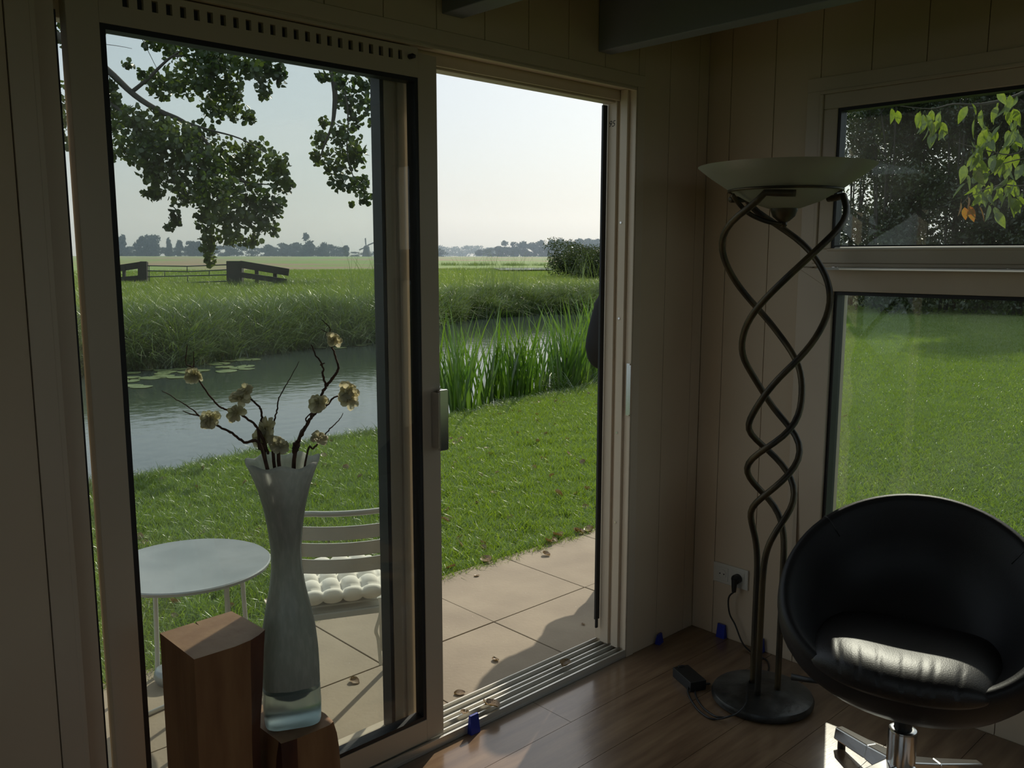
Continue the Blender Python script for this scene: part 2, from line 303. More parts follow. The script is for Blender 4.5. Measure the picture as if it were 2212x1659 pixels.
# ================================================================ ROOM
WT = .14                        # wall thickness
XR = [-.0, -.0625, -.24, -.4175, -.595, -.7725, -.95, -1.1275, -1.305, -1.4825, -1.66, -1.8375, -2.015, -2.1925, -2.38, -2.5575, -2.735, -2.9125, -3.09, -3.2675, -3.445, -3.6225, -3.8, -4.2, -4.6, -5.0]
wa = struct(MB().box(-5.1, -2.36, .012, WT, -.12, 2.6).box(-2.36, -.42, .012, WT, 2.085, 2.6).box(-.42, .14, .012, WT, -.12, 2.6).build('wall_back', 'wall'))
G = .0012
for i in range(len(XR)-1):
    b, a = XR[i], XR[i+1]
    m_ = MB()
    if a >= -.43 or b <= -2.37: m_.box(a+G, b-G, 0, .012, 0, 2.42)
    else: m_.box(a+G, b-G, 0, .012, 2.12, 2.42)
    if a < -.385 < b: m_ = MB().box(-.385, b-G, 0, .012, 0, 2.42).box(a+G, -.385, 0, .012, 2.12, 2.42)
    m_.build('plank', 'wall', wa, bevel=.0008)
YR = [0, -.098, -.277, -.450, -.625, -.80, -.975, -1.15, -1.325, -1.50, -1.675, -1.85, -2.025, -2.2, -2.375, -2.55, -2.9, -3.25, -3.6, -3.95, -4.3, -4.5]
WY0, WY1 = -.455, -2.05          # window_1 opening in the right wall, WZ0..WZ1
WZ0, WZ1 = .25, 2.055
wb = struct(MB().box(.012, WT, 0, WY0+.0, -.12, 2.6).box(.012, WT, WY1, -4.6, -.12, 2.6).box(.012, WT, WY0, WY1, -.12, WZ0).box(.012, WT, WY0, WY1, WZ1, 2.6).build('wall_right', 'wall'))
for i in range(len(YR)-1):
    a, b = YR[i], YR[i+1]       # a > b
    if a > WY0-.001 or b < WY1+.001:
        if a > WY0 > b:
            MB().box(0, .012, b+G, a-G, 2.10, 2.42).box(0, .012, b+G, a-G, 0, WZ0).box(0, .012, WY0+.01, a-G, WZ0, 2.10).build('plank', 'wall', wb, bevel=.0008)
        else: MB().box(0, .012, b+G, a-G, 0, 2.42).build('plank', 'wall', wb, bevel=.0008)
    else:
        MB().box(0, .012, b+G, a-G, 2.10, 2.42).box(0, .012, b+G, a-G, 0, WZ0).build('plank', 'wall', wb, bevel=.0008)
# unseen walls behind the camera; their windows are added to brighten the room
struct(MB().box(-5.2, -5.0, -4.6, -3.6, -.12, 2.6).box(-5.2, -5.0, -1.2, .14, -.12, 2.6).box(-5.2, -5.0, -3.6, -1.2, -.12, .5).box(-5.2, -5.0, -3.6, -1.2, 2.15, 2.6).build('wall_left', 'wall'))
struct(MB().box(-5.2, -4.2, -4.7, -4.5, -.12, 2.6).box(-.6, .14, -4.7, -4.5, -.12, 2.6).box(-4.2, -.6, -4.7, -4.5, -.12, .85).box(-4.2, -.6, -4.7, -4.5, 2.2, 2.6).build('wall_front', 'wall'))
w2 = struct(empty('fill_window_2')); MB().box(-4.2, -.6, -4.62, -4.56, .85, .91).box(-4.2, -.6, -4.62, -4.56, 2.14, 2.2).box(-4.2, -4.14, -4.62, -4.56, .91, 2.14).box(-2.43, -2.37, -4.62, -4.56, .91, 2.14).box(-.66, -.6, -4.62, -4.56, .91, 2.14).build('fill_window_frame', 'frame', w2)
MB().box(-4.14, -.66, -4.595, -4.591, .91, 2.14).build('pane', 'glass', w2)
w3 = struct(empty('fill_window_3')); MB().box(-5.12, -5.06, -3.6, -1.2, .5, .56).box(-5.12, -5.06, -3.6, -1.2, 2.09, 2.15).box(-5.12, -5.06, -3.6, -3.54, .56, 2.09).box(-5.12, -5.06, -1.26, -1.2, .56, 2.09).build('fill_window_frame', 'frame', w3)
MB().box(-5.095, -5.091, -3.54, -1.26, .56, 2.09).build('pane', 'glass', w3)
ce = struct(box('ceiling', -5.2, .14, -4.7, .14, 2.42, 2.6, 'ceil'))
# floor: laminate boards along x
fl = struct(box('floor', -5.1, .0, -4.6, .012, -.12, -.009, 'floor'))
y = .012; k = 0; FJ = [-.178-.19*i for i in range(24)]
rows = [(0.0, FJ[0])] + [(FJ[i], FJ[i+1]) for i in range(22)]
for k, (ya, yb) in enumerate(rows):
    xs = [-5.0]; x0 = [-.92, -1.55, -.30, -1.15, -.62, -1.8, -.32, -1.3][k % 8]; xs = sorted({0.0, *[x0-1.29*j for j in range(5) if x0-1.29*j > -4.95], -5.0})
    for j in range(len(xs)-1):
        box('floor_board', xs[j]+.0008, xs[j+1]-.0008, yb+.0008, ya-.0008, -.009, 0, 'floor', fl)
# ceiling beams
for x0, x1 in ((-.633, -.568), (-1.288, -1.213), (-1.95, -1.88), (-2.62, -2.55), (-3.28, -3.21), (-3.95, -3.88)):
    struct(box('trim_1', x0, x1, -4.5, -.001, 2.163, 2.42, 'beam', bevel=.003))
# flat boards round the door and the window
struct(MB().box(-2.379, -.385, -.003, .012, 2.080, 2.119).box(-.4255, -.3855, -.003, .012, 0, 2.080).box(-2.379, -2.326, -.003, .012, 0, 2.080).build('trim_2', 'frame', bevel=.001))

# ---------------------------------------------------------------- sliding door
d = struct(empty('door_1', (0, 0, 0)))
fr = MB()
# right jamb with its steps, head, left jamb (ribs run the full height)
def jamb_r(mb, z0, z1):
    mb.box(-.428, -.40, .0, .155, z0, z1)
    mb.box(-.434, -.428, -.004, .010, z0, z1)                 # inner lip
    mb.box(-.440, -.428, .030, .062, z0, z1)                  # rib between tracks
    mb.box(-.440, -.428, .078, .118, z0, z1)
jamb_r(fr, .03, 2.075)
fr.box(-2.36, -.40, .0, .155, 2.075, 2.105)
fr.box(-2.36, -.428, -.004, .010, 2.066, 2.075); fr.box(-2.36, -.428, .066, .074, 2.04, 2.075); fr.box(-2.36, -.428, .085, .13, 2.035, 2.075)
fr.box(-2.36, -2.33, 0, .155, .03, 2.075); fr.box(-2.33, -2.300, .045, .155, .03, 2.075); fr.box(-2.335, -2.324, -.004, .010, .03, 2.075)
fr.build('frame', 'frame', d, bevel=.0015)
MB().box(-2.34, -2.283, .018, .042, .03, 2.07).build('jamb_board', 'frame', d, bevel=.001)
MB().box(-2.283, -2.276, .030, .050, .03, 2.0).build('weatherstrip', 'black', d)
MB().box(-.462, -.440, .120, .130, .12, 2.03).box(-.458, -.446, .121, .129, .085, .12).build('weatherstrip', 'black', d, bevel=.002)
si = MB().box(-2.36, -.40, 0, .155, 0, .012).box(-2.36, -.40, .0, .008, .012, .030).box(-2.36, -.40, .034, .040, .012, .026).box(-2.36, -.40, .060, .066, .012, .030).box(-2.36, -.40, .088, .094, .012, .026).box(-2.36, -.40, .118, .124, .012, .028).box(-2.36, -.4, .151, .155, -.12, .026)
si.build('sill_track', 'sill', d, bevel=.0008)
for z in (1.62, 1.28, .86, .52): MB().lathe([(.0, 0), (.004, 0), (.004, .002), (0, .002)], n=10).build('screw', 'chrome', d).matrix_local = Matrix.Translation((-.4405, .050, z)) @ Matrix.Rotation(-pi/2, 4, 'Y')
sp = MB().box(-.4445, -.434, -.012, -.0035, .935, 1.115).box(-.4405, -.428, -.0035, .012, .93, 1.12); sp.build('strike_plate', 'chrome', d, bevel=.001)
# pencilled height mark on the jamb
tx = bpy.data.curves.new('pencil_mark', 'FONT'); tx.body = '95'; tx.size = .030; tx.extrude = .0002; tx.shear = .3; tm = link(bpy.data.objects.new('pencil_mark', tx), d)
tx.materials.append(M['iron']); tm.matrix_local = Matrix.Translation((-.4405, .116, 1.955)) @ Matrix(((0,0,-1,0),(-1,0,0,0),(0,1,0,0),(0,0,0,1)))
# the sliding leaf, pushed open to the left
lf = empty('leaf'); lf.parent = d
Y0, Y1 = .014, .054; XL, XG0, XG1, XM = -2.262, -2.196, -1.361, -1.296; ZB, ZG0, ZG1, ZT = .031, .100, 1.986, 2.051
MB().box(XL, XG0, Y0, Y1, ZB, ZT).box(XG1, XM, Y0, Y1, ZB, ZT).box(XG0, XG1, Y0, Y1, ZB, ZG0).build('leaf_frame', 'alu', lf, bevel=.0015)
tr = MB().box(XG0, XG1, Y0, Y1, ZG1, 2.026).box(XG0, XG1, Y0, Y1, 2.050, 2.064).box(XG0, XG1, Y0+.012, Y1, 2.026, 2.050, 1)
xs = -2.1465
tr.box(XG0, xs, Y0, Y0+.012, 2.026, 2.050)
for i in range(24):
    xe = xs + .0313*i
    tr.box(xe+.0135, (xe+.0313) if i < 23 else XG1, Y0, Y0+.012, 2.026, 2.050)
tr.build('vent_rail', ['alu', 'black'], lf)
MB().tube([(-1.389, Y0, 2.037), (-1.389, Y0-.014, 2.037), (-1.382, Y0-.018, 2.036)], [.007, .007, .004], 12).build('vent_knob', 'plastic', lf, True)
g = .012
MB().box(XG0, XG0+g, Y0+.002, Y1, ZG0, ZG1).box(XG1-g*.9, XG1, Y0+.002, Y1, ZG0, ZG1).box(XG0+g, XG1-g*.9, Y0+.002, Y1, ZG0, ZG0+g).box(XG0+g, XG1-g*.9, Y0+.002, Y1, ZG1-g, ZG1).build('gasket', 'black', lf)
MB().box(XG0+g, XG1-g*.9, .032, .036, ZG0+g, ZG1-g).build('pane', 'glass', lf)
hd = MB().box(-1.326, -1.296, -.022, -.012, .938, 1.118).box(-1.300, -1.294, -.022, .014, .94, 1.116).box(-1.330, -1.326, -.022, .014, .945, 1.11)
hd.build('handle', 'chrome', lf, bevel=.002)
# fixed outer pane behind it
fx = empty('fixed_pane'); fx.parent = d
MB().box(-1.436, -1.404, .070, .095, .04, 2.04).box(-1.404, -1.392, .076, .095, .04, 2.04).box(-1.392, -1.368, .068, .095, .04, 2.04).box(-1.368, -1.355, .074, .095, .04, 2.04).box(-2.30, -1.37, .096, .140, .026, .075).box(-2.30, -1.37, .096, .14, 2.0, 2.04).box(-2.30, -2.27, .088, .14, .04, 2.04).build('pane_frame', 'alu', fx, bevel=.002)
MB().box(-1.448, -1.436, .074, .118, .075, 2.0).build('gasket', 'black', fx)
MB().box(-2.27, -1.44, .110, .114, .075, 2.0).build('pane', 'glass', fx)

# ---------------------------------------------------------------- window in the right wall (top sash over a fixed pane)
w = struct(empty('window_1'))
ya, yb = WY0, WY1
# flat casing boards (top and sides) and stepped bead
MB().box(-.006, .012, yb-.05, ya+.048, 2.058, 2.102).box(-.006, .012, ya+.0, ya+.048, 1.466, 2.058).box(-.006, .012, yb-.05, yb, 1.466, 2.058).build('casing', 'frame', w, bevel=.001)
fb = MB()
def ring(mb, x0, x1, y0, y1, z0, z1, t, mi=0):    # rectangular ring in the yz plane, y0 > y1
    mb.box(x0, x1, y1, y0, z1-t, z1, mi).box(x0, x1, y1, y0, z0, z0+t, mi).box(x0, x1, y0-t, y0, z0+t, z1-t, mi).box(x0, x1, y1, y1+t, z0+t, z1-t, mi)
ring(fb, -.010, .10, ya, yb, 1.466, 2.058, .012)
fb.build('frame', 'frame', w, bevel=.002)
sb = MB(); ring(sb, -.002, .07, ya-.012, yb+.012, 1.478, 2.046, .050)
sb.box(-.006, .0, yb+.05, ya-.05, 1.520, 1.530)
sb.build('top_sash', 'frame', w, bevel=.003)
def prism(prof, y0, y1):      # profile in xz drawn along y
    n_ = len(prof); mb = MB(); mb.v = [(x, y0, z) for x, z in prof] + [(x, y1, z) for x, z in prof]
    mb.f = [tuple(range(n_))[::-1], tuple(range(n_, 2*n_))] + [(k, (k+1) % n_, n_+(k+1) % n_, n_+k) for k in range(n_)]; mb.mi = [0]*len(mb.f); return mb
prism([(0, 1.4565), (-.090, 1.4565), (-.092, 1.4585), (-.086, 1.4625), (-.062, 1.4655), (0, 1.4655)], ya-.06, yb).build('sash_ledge', 'bead', w)
prism([(.028, 1.527), (-.010, 1.527), (-.011, 1.5295), (-.006, 1.533), (.006, 1.5355), (.028, 1.537)], ya-.08, yb+.07).build('glazing_bead', 'bead', w)
gk = MB(); ring(gk, .004, .045, ya-.062, yb+.062, 1.528, 1.996, .011); gk.build('gasket', 'black', w)
MB().box(.03, .034, yb+.073, ya-.073, 1.536, 1.985).build('pane', 'glassB', w)
# lower, mitred casing of the fixed pane
c1, c2 = ya+.045, ya-.085
zt, zb, zi, zbi = 1.462, WZ0-.06, 1.384, WZ0+.015
e1, e2 = yb-.05, yb+.08
V = []
for x in (-.018, .012): V += [(x, c1, zt), (x, e1, zt), (x, e1, zb), (x, c1, zb), (x, c2, zi), (x, e2, zi), (x, e2, zbi), (x, c2, zbi)]
for i in range(4):
    j = (i+1) % 4; mb = MB()
    a_, b_, c_, d_ = i, j, 4+j, 4+i
    vs = [V[a_], V[b_], V[c_], V[d_], V[8+a_], V[8+b_], V[8+c_], V[8+d_]]
    mb.add(vs, [(0,1,2,3), (7,6,5,4), (0,4,5,1), (1,5,6,2), (2,6,7,3), (3,7,4,0)]); mb.build('lower_casing', 'frame', w, bevel=.0012)
lo = MB(); ring(lo, .012, .10, c2+.06, e2-.06, zbi-.06, zi+.06, .060); lo.build('lower_frame', 'frame', w)
gk = MB(); ring(gk, -.004, .05, c2-.002, e2+.002, zbi+.002, zi-.002, .011); gk.build('gasket', 'black', w)
MB().box(.03, .034, e2+.011, c2-.011, zbi+.01, zi-.01).build('pane', 'glassB', w)

# double socket, plug, wedges, loose strip
so_ = empty('wall_socket', (0, -.178, .262)); tag(so_, 'white double wall socket low on the right wall with one plug in it', 'socket')
MB().box(-.009, 0, -.078, .078, -.040, .040).build('cover_plate', 'socket', so_, bevel=.003)
for yy in (.036, -.036):
    MB().box(-.011, -.008, yy-.027, yy+.027, -.027, .027).build('socket_insert', 'socket', so_, bevel=.002)
q_ = MB(); q_.lathe([(.0195, 0), (.0195, .0015), (.017, .0015), (.017, .0005), (0, .0005)], n=24); o_ = q_.build('socket_well', 'socket', so_); o_.matrix_local = Matrix.Translation((-.0112, .036, 0)) @ Matrix.Rotation(-pi/2, 4, 'Y')
MB().tube([(-.0112, .045, 0), (-.0128, .045, 0)], .0028, 10).tube([(-.0112, .027, 0), (-.0128, .027, 0)], .0028, 10).build('pin_hole', 'black', so_)
for i, (x, y, rz, h, lab) in enumerate([(-.012, -.150, 0, .055, 'blue plastic spacer wedge against the right wall nearest the room corner'), (-.012, -.320, 0, .055, 'blue plastic spacer wedge against the right wall behind the lamp stem'),
                                    (-.235, -.013, pi/2, .038, 'blue plastic spacer wedge lying by the back wall left of the corner'), (-1.192, -.008, pi/2, .062, 'bright blue plastic spacer wedge in front of the door sill')]):
    wv = MB(); t1, t2 = .011, .004
    wv.add([(-t1,-.019,0),(t1,-.019,0),(t1,.019,0),(-t1,.019,0),(-t2,-.017,h),(t2,-.017,h),(t2,.017,h),(-t2,.017,h)], [(0,3,2,1),(4,5,6,7),(0,1,5,4),(1,2,6,5),(2,3,7,6),(3,0,4,7)])
    o_ = wv.build('spacer_wedge', 'blue', bevel=.001); o_.location = (x, y, 0); o_.rotation_euler = (0, 0, rz + (.25 if i == 2 else 0)); tag(o_, lab, 'wedge', 'blue spacer wedges along the walls')
ls = MB(); ls.add([(-.004,-.431,1.10),(-.004,-.434,1.10),(-.050,-.452,.06),(-.046,-.474,.06),(-.001,-.431,1.10),(-.001,-.434,1.10),(-.042,-.446,.06),(-.038,-.468,.06)], [(0,1,3,2),(4,6,7,5),(0,4,5,1),(2,3,7,6),(0,2,6,4),(1,5,7,3)])
o_ = ls.build('cover_strip', 'alu'); tag(o_, 'thin loose pale cover strip leaning on the wall left of the window', 'strip')

# ---------------------------------------------------------------- floor lamp
LX, LY = -.335, -.525
lamp = empty('floor_lamp', (LX, LY, 0)); tag(lamp, 'tall floor lamp with twisted dark bronze stems and a shallow glass bowl shade', 'lamp')
MB().lathe([(.158, 0), (.168, .006), (.170, .018), (.165, .028), (.150, .034), (.05, .040), (0, .041)], n=56).build('base', 'iron_base', lamp, auto=40)
zt_ = [.035, .44, .54, .60, .667, .722, .814, .893, .965, 1.087, 1.208, 1.38, 1.567, 1.65, 1.690]
rt_ = [.050, .050, .052, .056, .066, .072, .082, .083, .080, .080, .115, .160, .193, .185, .178]
ph_ = [545, 545, 538, 515, 480, 432, 366, 305, 240, 180, 120, 60, 0, -40, -62]
zz = list(np.linspace(.035, 1.690, 80))
def smooth_interp(v):
    k = np.ones(5)/5; e = np.concatenate([[v[0]]*2, v, [v[-1]]*2]); return np.convolve(e, k, 'valid')
R_ = smooth_interp(np.interp(zz, zt_, rt_)); P_ = smooth_interp(np.interp(zz, zt_, ph_))
for off in (136.6, 136.6+120, 136.6+240):
    pts = [(R_[i]*cos(radians(off-P_[i])), R_[i]*sin(radians(off-P_[i])), zz[i]) for i in range(80)]
    a_end = radians(off-P_[-1]); pts += [(.178*cos(a_end-radians(t)), .178*sin(a_end-radians(t)), 1.690 + .004*sin(t/20)) for t in (-10, -20, -28)]
    MB().tube(pts, .0105, 12).build('stem', 'iron', lamp, True)
MB().tube([(.172*cos(2*pi*i/64), .172*sin(2*pi*i/64), 1.706) for i in range(65)], .0042, 8, False).build('ring', 'iron', lamp, True)
MB().lathe([(0, 1.648), (.05, 1.652), (.11, 1.673), (.172, 1.709), (.235, 1.752), (.268, 1.778), (.270, 1.781), (.266, 1.781), (.232, 1.756), (.17, 1.714), (.11, 1.679), (.05, 1.658), (0, 1.654)], n=72, close=True).build('shade', 'shade', lamp, auto=60)
MB().lathe([(0, 1.592), (.008, 1.593), (.012, 1.60), (.008, 1.608), (.018, 1.612), (.034, 1.626), (.042, 1.646), (.042, 1.651), (0, 1.651)], n=28, close=True).build('finial_cup', 'iron', lamp, auto=50)
for a_ in (radians(150), radians(30)):
    MB().tube(catmull([(.180*cos(a_), .180*sin(a_), 1.690), (.12*cos(a_-.15), .12*sin(a_-.15), 1.640), (.06*cos(a_-.1), .06*sin(a_-.1), 1.612), (.006*cos(a_), .006*sin(a_), 1.602)], 5), .0075, 8).build('bracket', 'iron', lamp, True)
cord = [(-0.036,-0.214,0.214),(-0.040,-0.194,0.184),(-0.035,-0.198,0.121),(-0.030,-0.222,0.080),(-0.030,-0.259,0.016),(-0.058,-0.324,0.006),(-0.065,-0.381,0.004),(-0.124,-0.427,0.004),(-0.186,-0.443,0.004),(-0.237,-0.440,0.010),(-0.345,-0.475,0.047),(-0.422,-0.518,0.047),(-0.478,-0.547,0.046),(-0.548,-0.560,0.045),(-0.586,-0.547,0.040),(-0.566,-0.503,0.008),(-0.576,-0.472,0.004),(-0.554,-0.411,0.004),(-0.496,-0.336,0.004),(-0.460,-0.310,0.012)]
cord = [Vector(p)-Vector((LX, LY, 0)) for p in cord]
MB().tube(catmull(cord, 5), .0033, 8).build('power_cord', 'plastic', lamp, True)
cord2 = [Vector(p)-Vector((LX, LY, 0)) for p in [(-0.550,-0.516,0.012),(-0.565,-0.490,0.012),(-0.534,-0.421,0.004),(-0.479,-0.353,0.004),(-0.419,-0.319,0.004),(-0.385,-0.332,0.004),(-0.388,-0.349,0.010),(-0.422,-0.344,0.018)]]
MB().tube(catmull(cord2, 5), .0033, 8).build('power_cord', 'plastic', lamp, True)
pg = MB().tube([(-.011, -.214, .262), (-.030, -.214, .262), (-.037, -.214, .262)], [.0185, .0185, .012], 20).tube([(-.034, -.214, .266), (-.036, -.214, .238), (-.036, -.214, .214)], [.0125, .010, .008], 12)
o_ = pg.build('plug', 'plastic', lamp, auto=40); o_.location = (-LX, -LY, 0)
bx = MB().box(-.062, .062, -.031, .031, 0, .036).box(-.062, -.05, -.012, .012, .036, .039)
o_ = bx.build('dimmer_box', 'plastic', lamp, bevel=.004); o_.location = (-.420-LX, -.285-LY, 0); o_.rotation_euler = (0, 0, radians(-114)); o_['label'] = 'black dimmer box on the floor'

# ---------------------------------------------------------------- swivel armchair (its back towards the window)
AX, AY = -.54, -1.077
ch = empty('armchair', (AX, AY, 0), radians(195)); tag(ch, 'round black leather swivel tub armchair on a chrome star foot', 'armchair')
# local frame: +x is the way the chair faces; ring of the shell tilted back
TILT = radians(53); CA, CB, CD = .358, .362, .235; CC = Vector((.01, 0, .598))
def shell(rr, dd, a):     # rr: share of the ring radius, dd: depth behind the ring plane
    lx, up = CA*rr*cos(a), CB*rr*sin(a)
    sq = 1 - .13*max(0, -sin(a))**2*rr
    p = Vector((-dd, lx, up*sq))
    return Vector((p.x*cos(TILT) - p.z*sin(TILT), p.y, p.x*sin(TILT) + p.z*cos(TILT))) + CC
prof = [(.0, CD*.80), (.2, CD*.79), (.38, CD*.74), (.52, CD*.64), (.63, CD*.49), (.72, CD*.31), (.79, CD*.15), (.84, .016), (.88, -.002), (.92, -.010), (.955, -.004), (.982, .018), (.996, .046), (1.0, .078), (.985, CD*.45), (.92, CD*.68), (.78, CD*.87), (.58, CD*.97), (.35, CD*1.0), (.0, CD*1.02)]
NS = 72; mb = MB(); idx = []
for (r_, d_) in prof:
    idx.append(len(mb.v)); mb.v += [tuple(shell(max(r_, .001), d_, 2*pi*k/NS)) for k in range(NS)]
for i in range(len(prof)-1):
    for k in range(NS): mb.f.append((idx[i]+k, idx[i]+(k+1)%NS, idx[i+1]+(k+1)%NS, idx[i+1]+k)); mb.mi.append(0)
mb.build('shell', 'leather', ch, True)
for a in (radians(38), radians(142)):      # stitched seams across the rim
    MB().tube([shell(r_*1.002, d_, a) for r_, d_ in prof[6:15]], .0022, 6).build('seam', 'plastic', ch, True)
# seat cushion: puffy half-moon with creases along the front edge
def cushion(nx, ny):
    mb = MB(); top = []
    for s_ in (1, -1):
        for i in range(nx+1):
            for j in range(ny+1):
                u, v = -1 + 2*i/nx, -1 + 2*j/ny
                e = (1-abs(u)**3.2)*(1-abs(v)**3.2); e = max(e, 0)**.42
                x = .075 + .205*u - .060*(v*v)*(.5+.5*u); y = .238*v*(1 - .13*(u*u))
                z = .440 + s_*(.048*e) + .012*s_*e
                if s_ > 0:
                    for c_ in (-.62, -.4, -.16, .1, .3, .42, .68): z -= .006*math.exp(-((v-c_-.12*(u-1))/.018)**2)*max(0, u-.35)
                    z -= .010*math.exp(-(v**2+u**2)*3)
                mb.v.append((x, y, z))
    n_ = (nx+1)*(ny+1)
    for s_ in (0, 1):
        for i in range(nx):
            for j in range(ny):
                q = [s_*n_+i*(ny+1)+j, s_*n_+(i+1)*(ny+1)+j, s_*n_+(i+1)*(ny+1)+j+1, s_*n_+i*(ny+1)+j+1]
                mb.f.append(tuple(q if s_ == 0 else q[::-1])); mb.mi.append(0)
    return mb
o_ = cushion(56, 72).build('seat_cushion', 'leather_seat', ch, True)
w_ = o_.modifiers.new('weld', 'WELD'); w_.merge_threshold = .0006
MB().tube([(0, 0, .205), (0, 0, .36)], .0235, 24).build('gas_lift', 'plastic', ch, auto=40)
MB().box(-.10, .10, -.10, .10, .325, .345).build('seat_plate', 'plastic', ch, bevel=.004)
MB().lathe([(.036, .045), (.038, .06), (.038, .196), (.036, .203), (.030, .206), (.0245, .206), (.0245, .190)], n=32, close=True).build('column', 'chrome', ch, auto=40)
for k in range(4):
    a = radians(-28 - 195 + 90*k); u_ = Vector((cos(a), sin(a), 0)); v_ = Vector((-sin(a), cos(a), 0))
    mb = MB(); st = [(.02, .032, .052, .110), (.12, .026, .046, .088), (.274, .018, .022, .060)]
    for i in range(2):
        (r0, w0, l0, h0), (r1, w1, l1, h1) = st[i], st[i+1]
        mb.add([u_*r0-v_*w0+Vector((0,0,l0)), u_*r0+v_*w0+Vector((0,0,l0)), u_*r0+v_*w0*.7+Vector((0,0,h0)), u_*r0-v_*w0*.7+Vector((0,0,h0)),
                u_*r1-v_*w1+Vector((0,0,l1)), u_*r1+v_*w1+Vector((0,0,l1)), u_*r1+v_*w1*.7+Vector((0,0,h1)), u_*r1-v_*w1*.7+Vector((0,0,h1))],
               [(0,3,2,1), (4,5,6,7), (0,1,5,4), (1,2,6,5), (2,3,7,6), (3,0,4,7)])
    lg = mb.build('leg', 'chrome', ch, bevel=.004)
    MB().tube([tuple(u_*.256), tuple(u_*.256+Vector((0,0,.026)))], .012, 12).build('glide', 'plastic', lg)
MB().tube([(.02, -.05, .30), (.03, -.22, .295), (.032, -.30, .29)], [.006, .006, .010], 10).build('height_lever', 'plastic', ch, True)

# ---------------------------------------------------------------- wooden blocks by the door
def block(name, loops, zs, mats, top_mi, side_mi):
    mb = MB(); n_ = len(loops[0])
    for lp, z in zip(loops, zs): mb.v += [(x, y, z + (dz if len(t_) else 0)) for (x, y, *t_) in lp for dz in [t_[0] if t_ else 0]]
    for i in range(len(zs)-1):
        for k in range(n_): mb.f.append((i*n_+k, i*n_+(k+1)%n_, (i+1)*n_+(k+1)%n_, (i+1)*n_+k)); mb.mi.append(side_mi(k))
    t = (len(zs)-1)*n_; mb.f.append(tuple(t+k for k in range(n_))); mb.mi.append(top_mi); mb.f.append(tuple(reversed(range(n_)))); mb.mi.append(0)
    return mb.build(name, mats, auto=35)
def nz(*a): return noise.noise(Vector(a))
zs = list(np.linspace(0, .685, 22)); loops = []
for z in zs:
    t = z/.685; cut = .030*sin(t*pi*.9+.2) + .010*nz(z*6, 1, 0)      # live edge hollows out below the top
    f = 1-t
    loops.append([(-2.247-.004*f, -.420), (-2.165, -.4215-.003*nz(z*5, 2, 3)), (-2.128-.25*cut, -.415), (-2.104-.9*cut, -.405+.2*cut), (-2.082-.75*cut, -.390+.004*nz(z*9, 0, 5)), (-2.084-.7*cut, -.345), (-2.086-.5*cut, -.30), (-2.090-.4*cut, -.252),
                  (-2.168, -.2545), (-2.171, -.2545), (-2.1735, -.2545 - (.022 if z > .5 else .0)), (-2.176, -.2545), (-2.179, -.2545), (-2.248, -.258)])
b1 = block('wood_block', [[(x*1.0724+.209, y*1.0724+.1433) for x, y in lp] for lp in loops], zs, ['wood', 'wood_top', 'bark'], 1, lambda k: 2 if k in (2, 3, 4, 5, 6) else 0)
tag(b1, 'taller square wooden block pedestal with a cracked pale end grain top', 'block')
zs = list(np.linspace(0, .42, 14)); loops = []
for z in zs:
    t = z/.42; r_ = .012*(t**10)
    loops.append([(-2.047+r_, -.335), (-2.036, -.350+r_*.3), (-2.0, -.352), (-1.95, -.353), (-1.905-r_, -.352), (-1.888-r_*1.3, -.345), (-1.884-r_*1.2+.004*nz(z*7, 3, 1), -.30), (-1.886-r_*1.5, -.245), (-1.896-.03*t*t, -.200), (-1.935, -.180+r_), (-2.0, -.175+r_), (-2.04, -.18)])
b2 = block('wood_block', [[(x*1.0286+.0825, y*1.0286+.0565) for x, y in lp] for lp in loops], zs, ['wood', 'wood_top', 'bark'], 1, lambda k: 2 if k in (0, 1) else 0)
tag(b2, 'shorter knotty wooden block pedestal that carries the glass vase', 'block')

# ---------------------------------------------------------------- vase
VX, VY, VZ = -1.9345, -.213, .4205
vs = empty('vase', (VX, VY, VZ)); vs.scale = (1.0286,)*3; tag(vs, 'tall frosted glass vase with wavy flared rim on the shorter wooden block', 'vase')
pz = [0, .012, .05, .09, .13, .17, .215, .265, .315, .36, .40, .45, .50, .545, .585, .605]
pr = [.060, .0630, .0645, .0635, .064, .063, .059, .050, .0395, .034, .0335, .038, .046, .057, .071, .080]
pe = [5, 5, 4.5, 3.6, 2.8, 2.3, 2, 2, 2, 2, 2, 2, 2, 2, 2, 2]
def sup(r, e, a): c_, s_ = cos(a), sin(a); k_ = (abs(c_)**e + abs(s_)**e)**(-1/e); return r*k_*c_, r*k_*s_
def ringv(mb, z, r, e, n=64, wav=0, zw=0, rot=0):
    for k in range(n):
        a = 2*pi*k/n; x, y = sup(r*(1+wav*sin(a*7+.5)), e, a+rot); x, y = x*cos(-.44)-y*sin(-.44), x*sin(-.44)+y*cos(-.44)
        mb.v.append((x, y, z + zw*(sin(a*7+.5) + .35*sin(a*3+1))))
mb = MB(); n_ = 64; rings = 0
zi = np.linspace(.0, .605, 46)
for z in zi:
    if z < .085: continue
    w_ = max(0, (z-.5)/.105)**2; ringv(mb, z, np.interp(z, pz, pr), np.interp(z, pz, pe), wav=.022*w_, zw=.0045*w_); rings += 1
for z in reversed(zi):
    if z < .10: break
    w_ = max(0, (z-.5)/.105)**2; ringv(mb, z+(0 if z < .6 else -.0005), np.interp(z, pz, pr)-(.0045 if z < .6 else .003), 2 if z < .2 else np.interp(z, pz, pe), wav=.022*w_, zw=.0045*w_); rings += 1
for q, zq in ((.046, .075), (.035, .060), (.018, .052), (.001, .050)): ringv(mb, zq, q, 2); rings += 1
for i in range(rings-1):
    for k in range(n_): mb.f.append((i*n_+k, i*n_+(k+1)%n_, (i+1)*n_+(k+1)%n_, (i+1)*n_+k)); mb.mi.append(0)
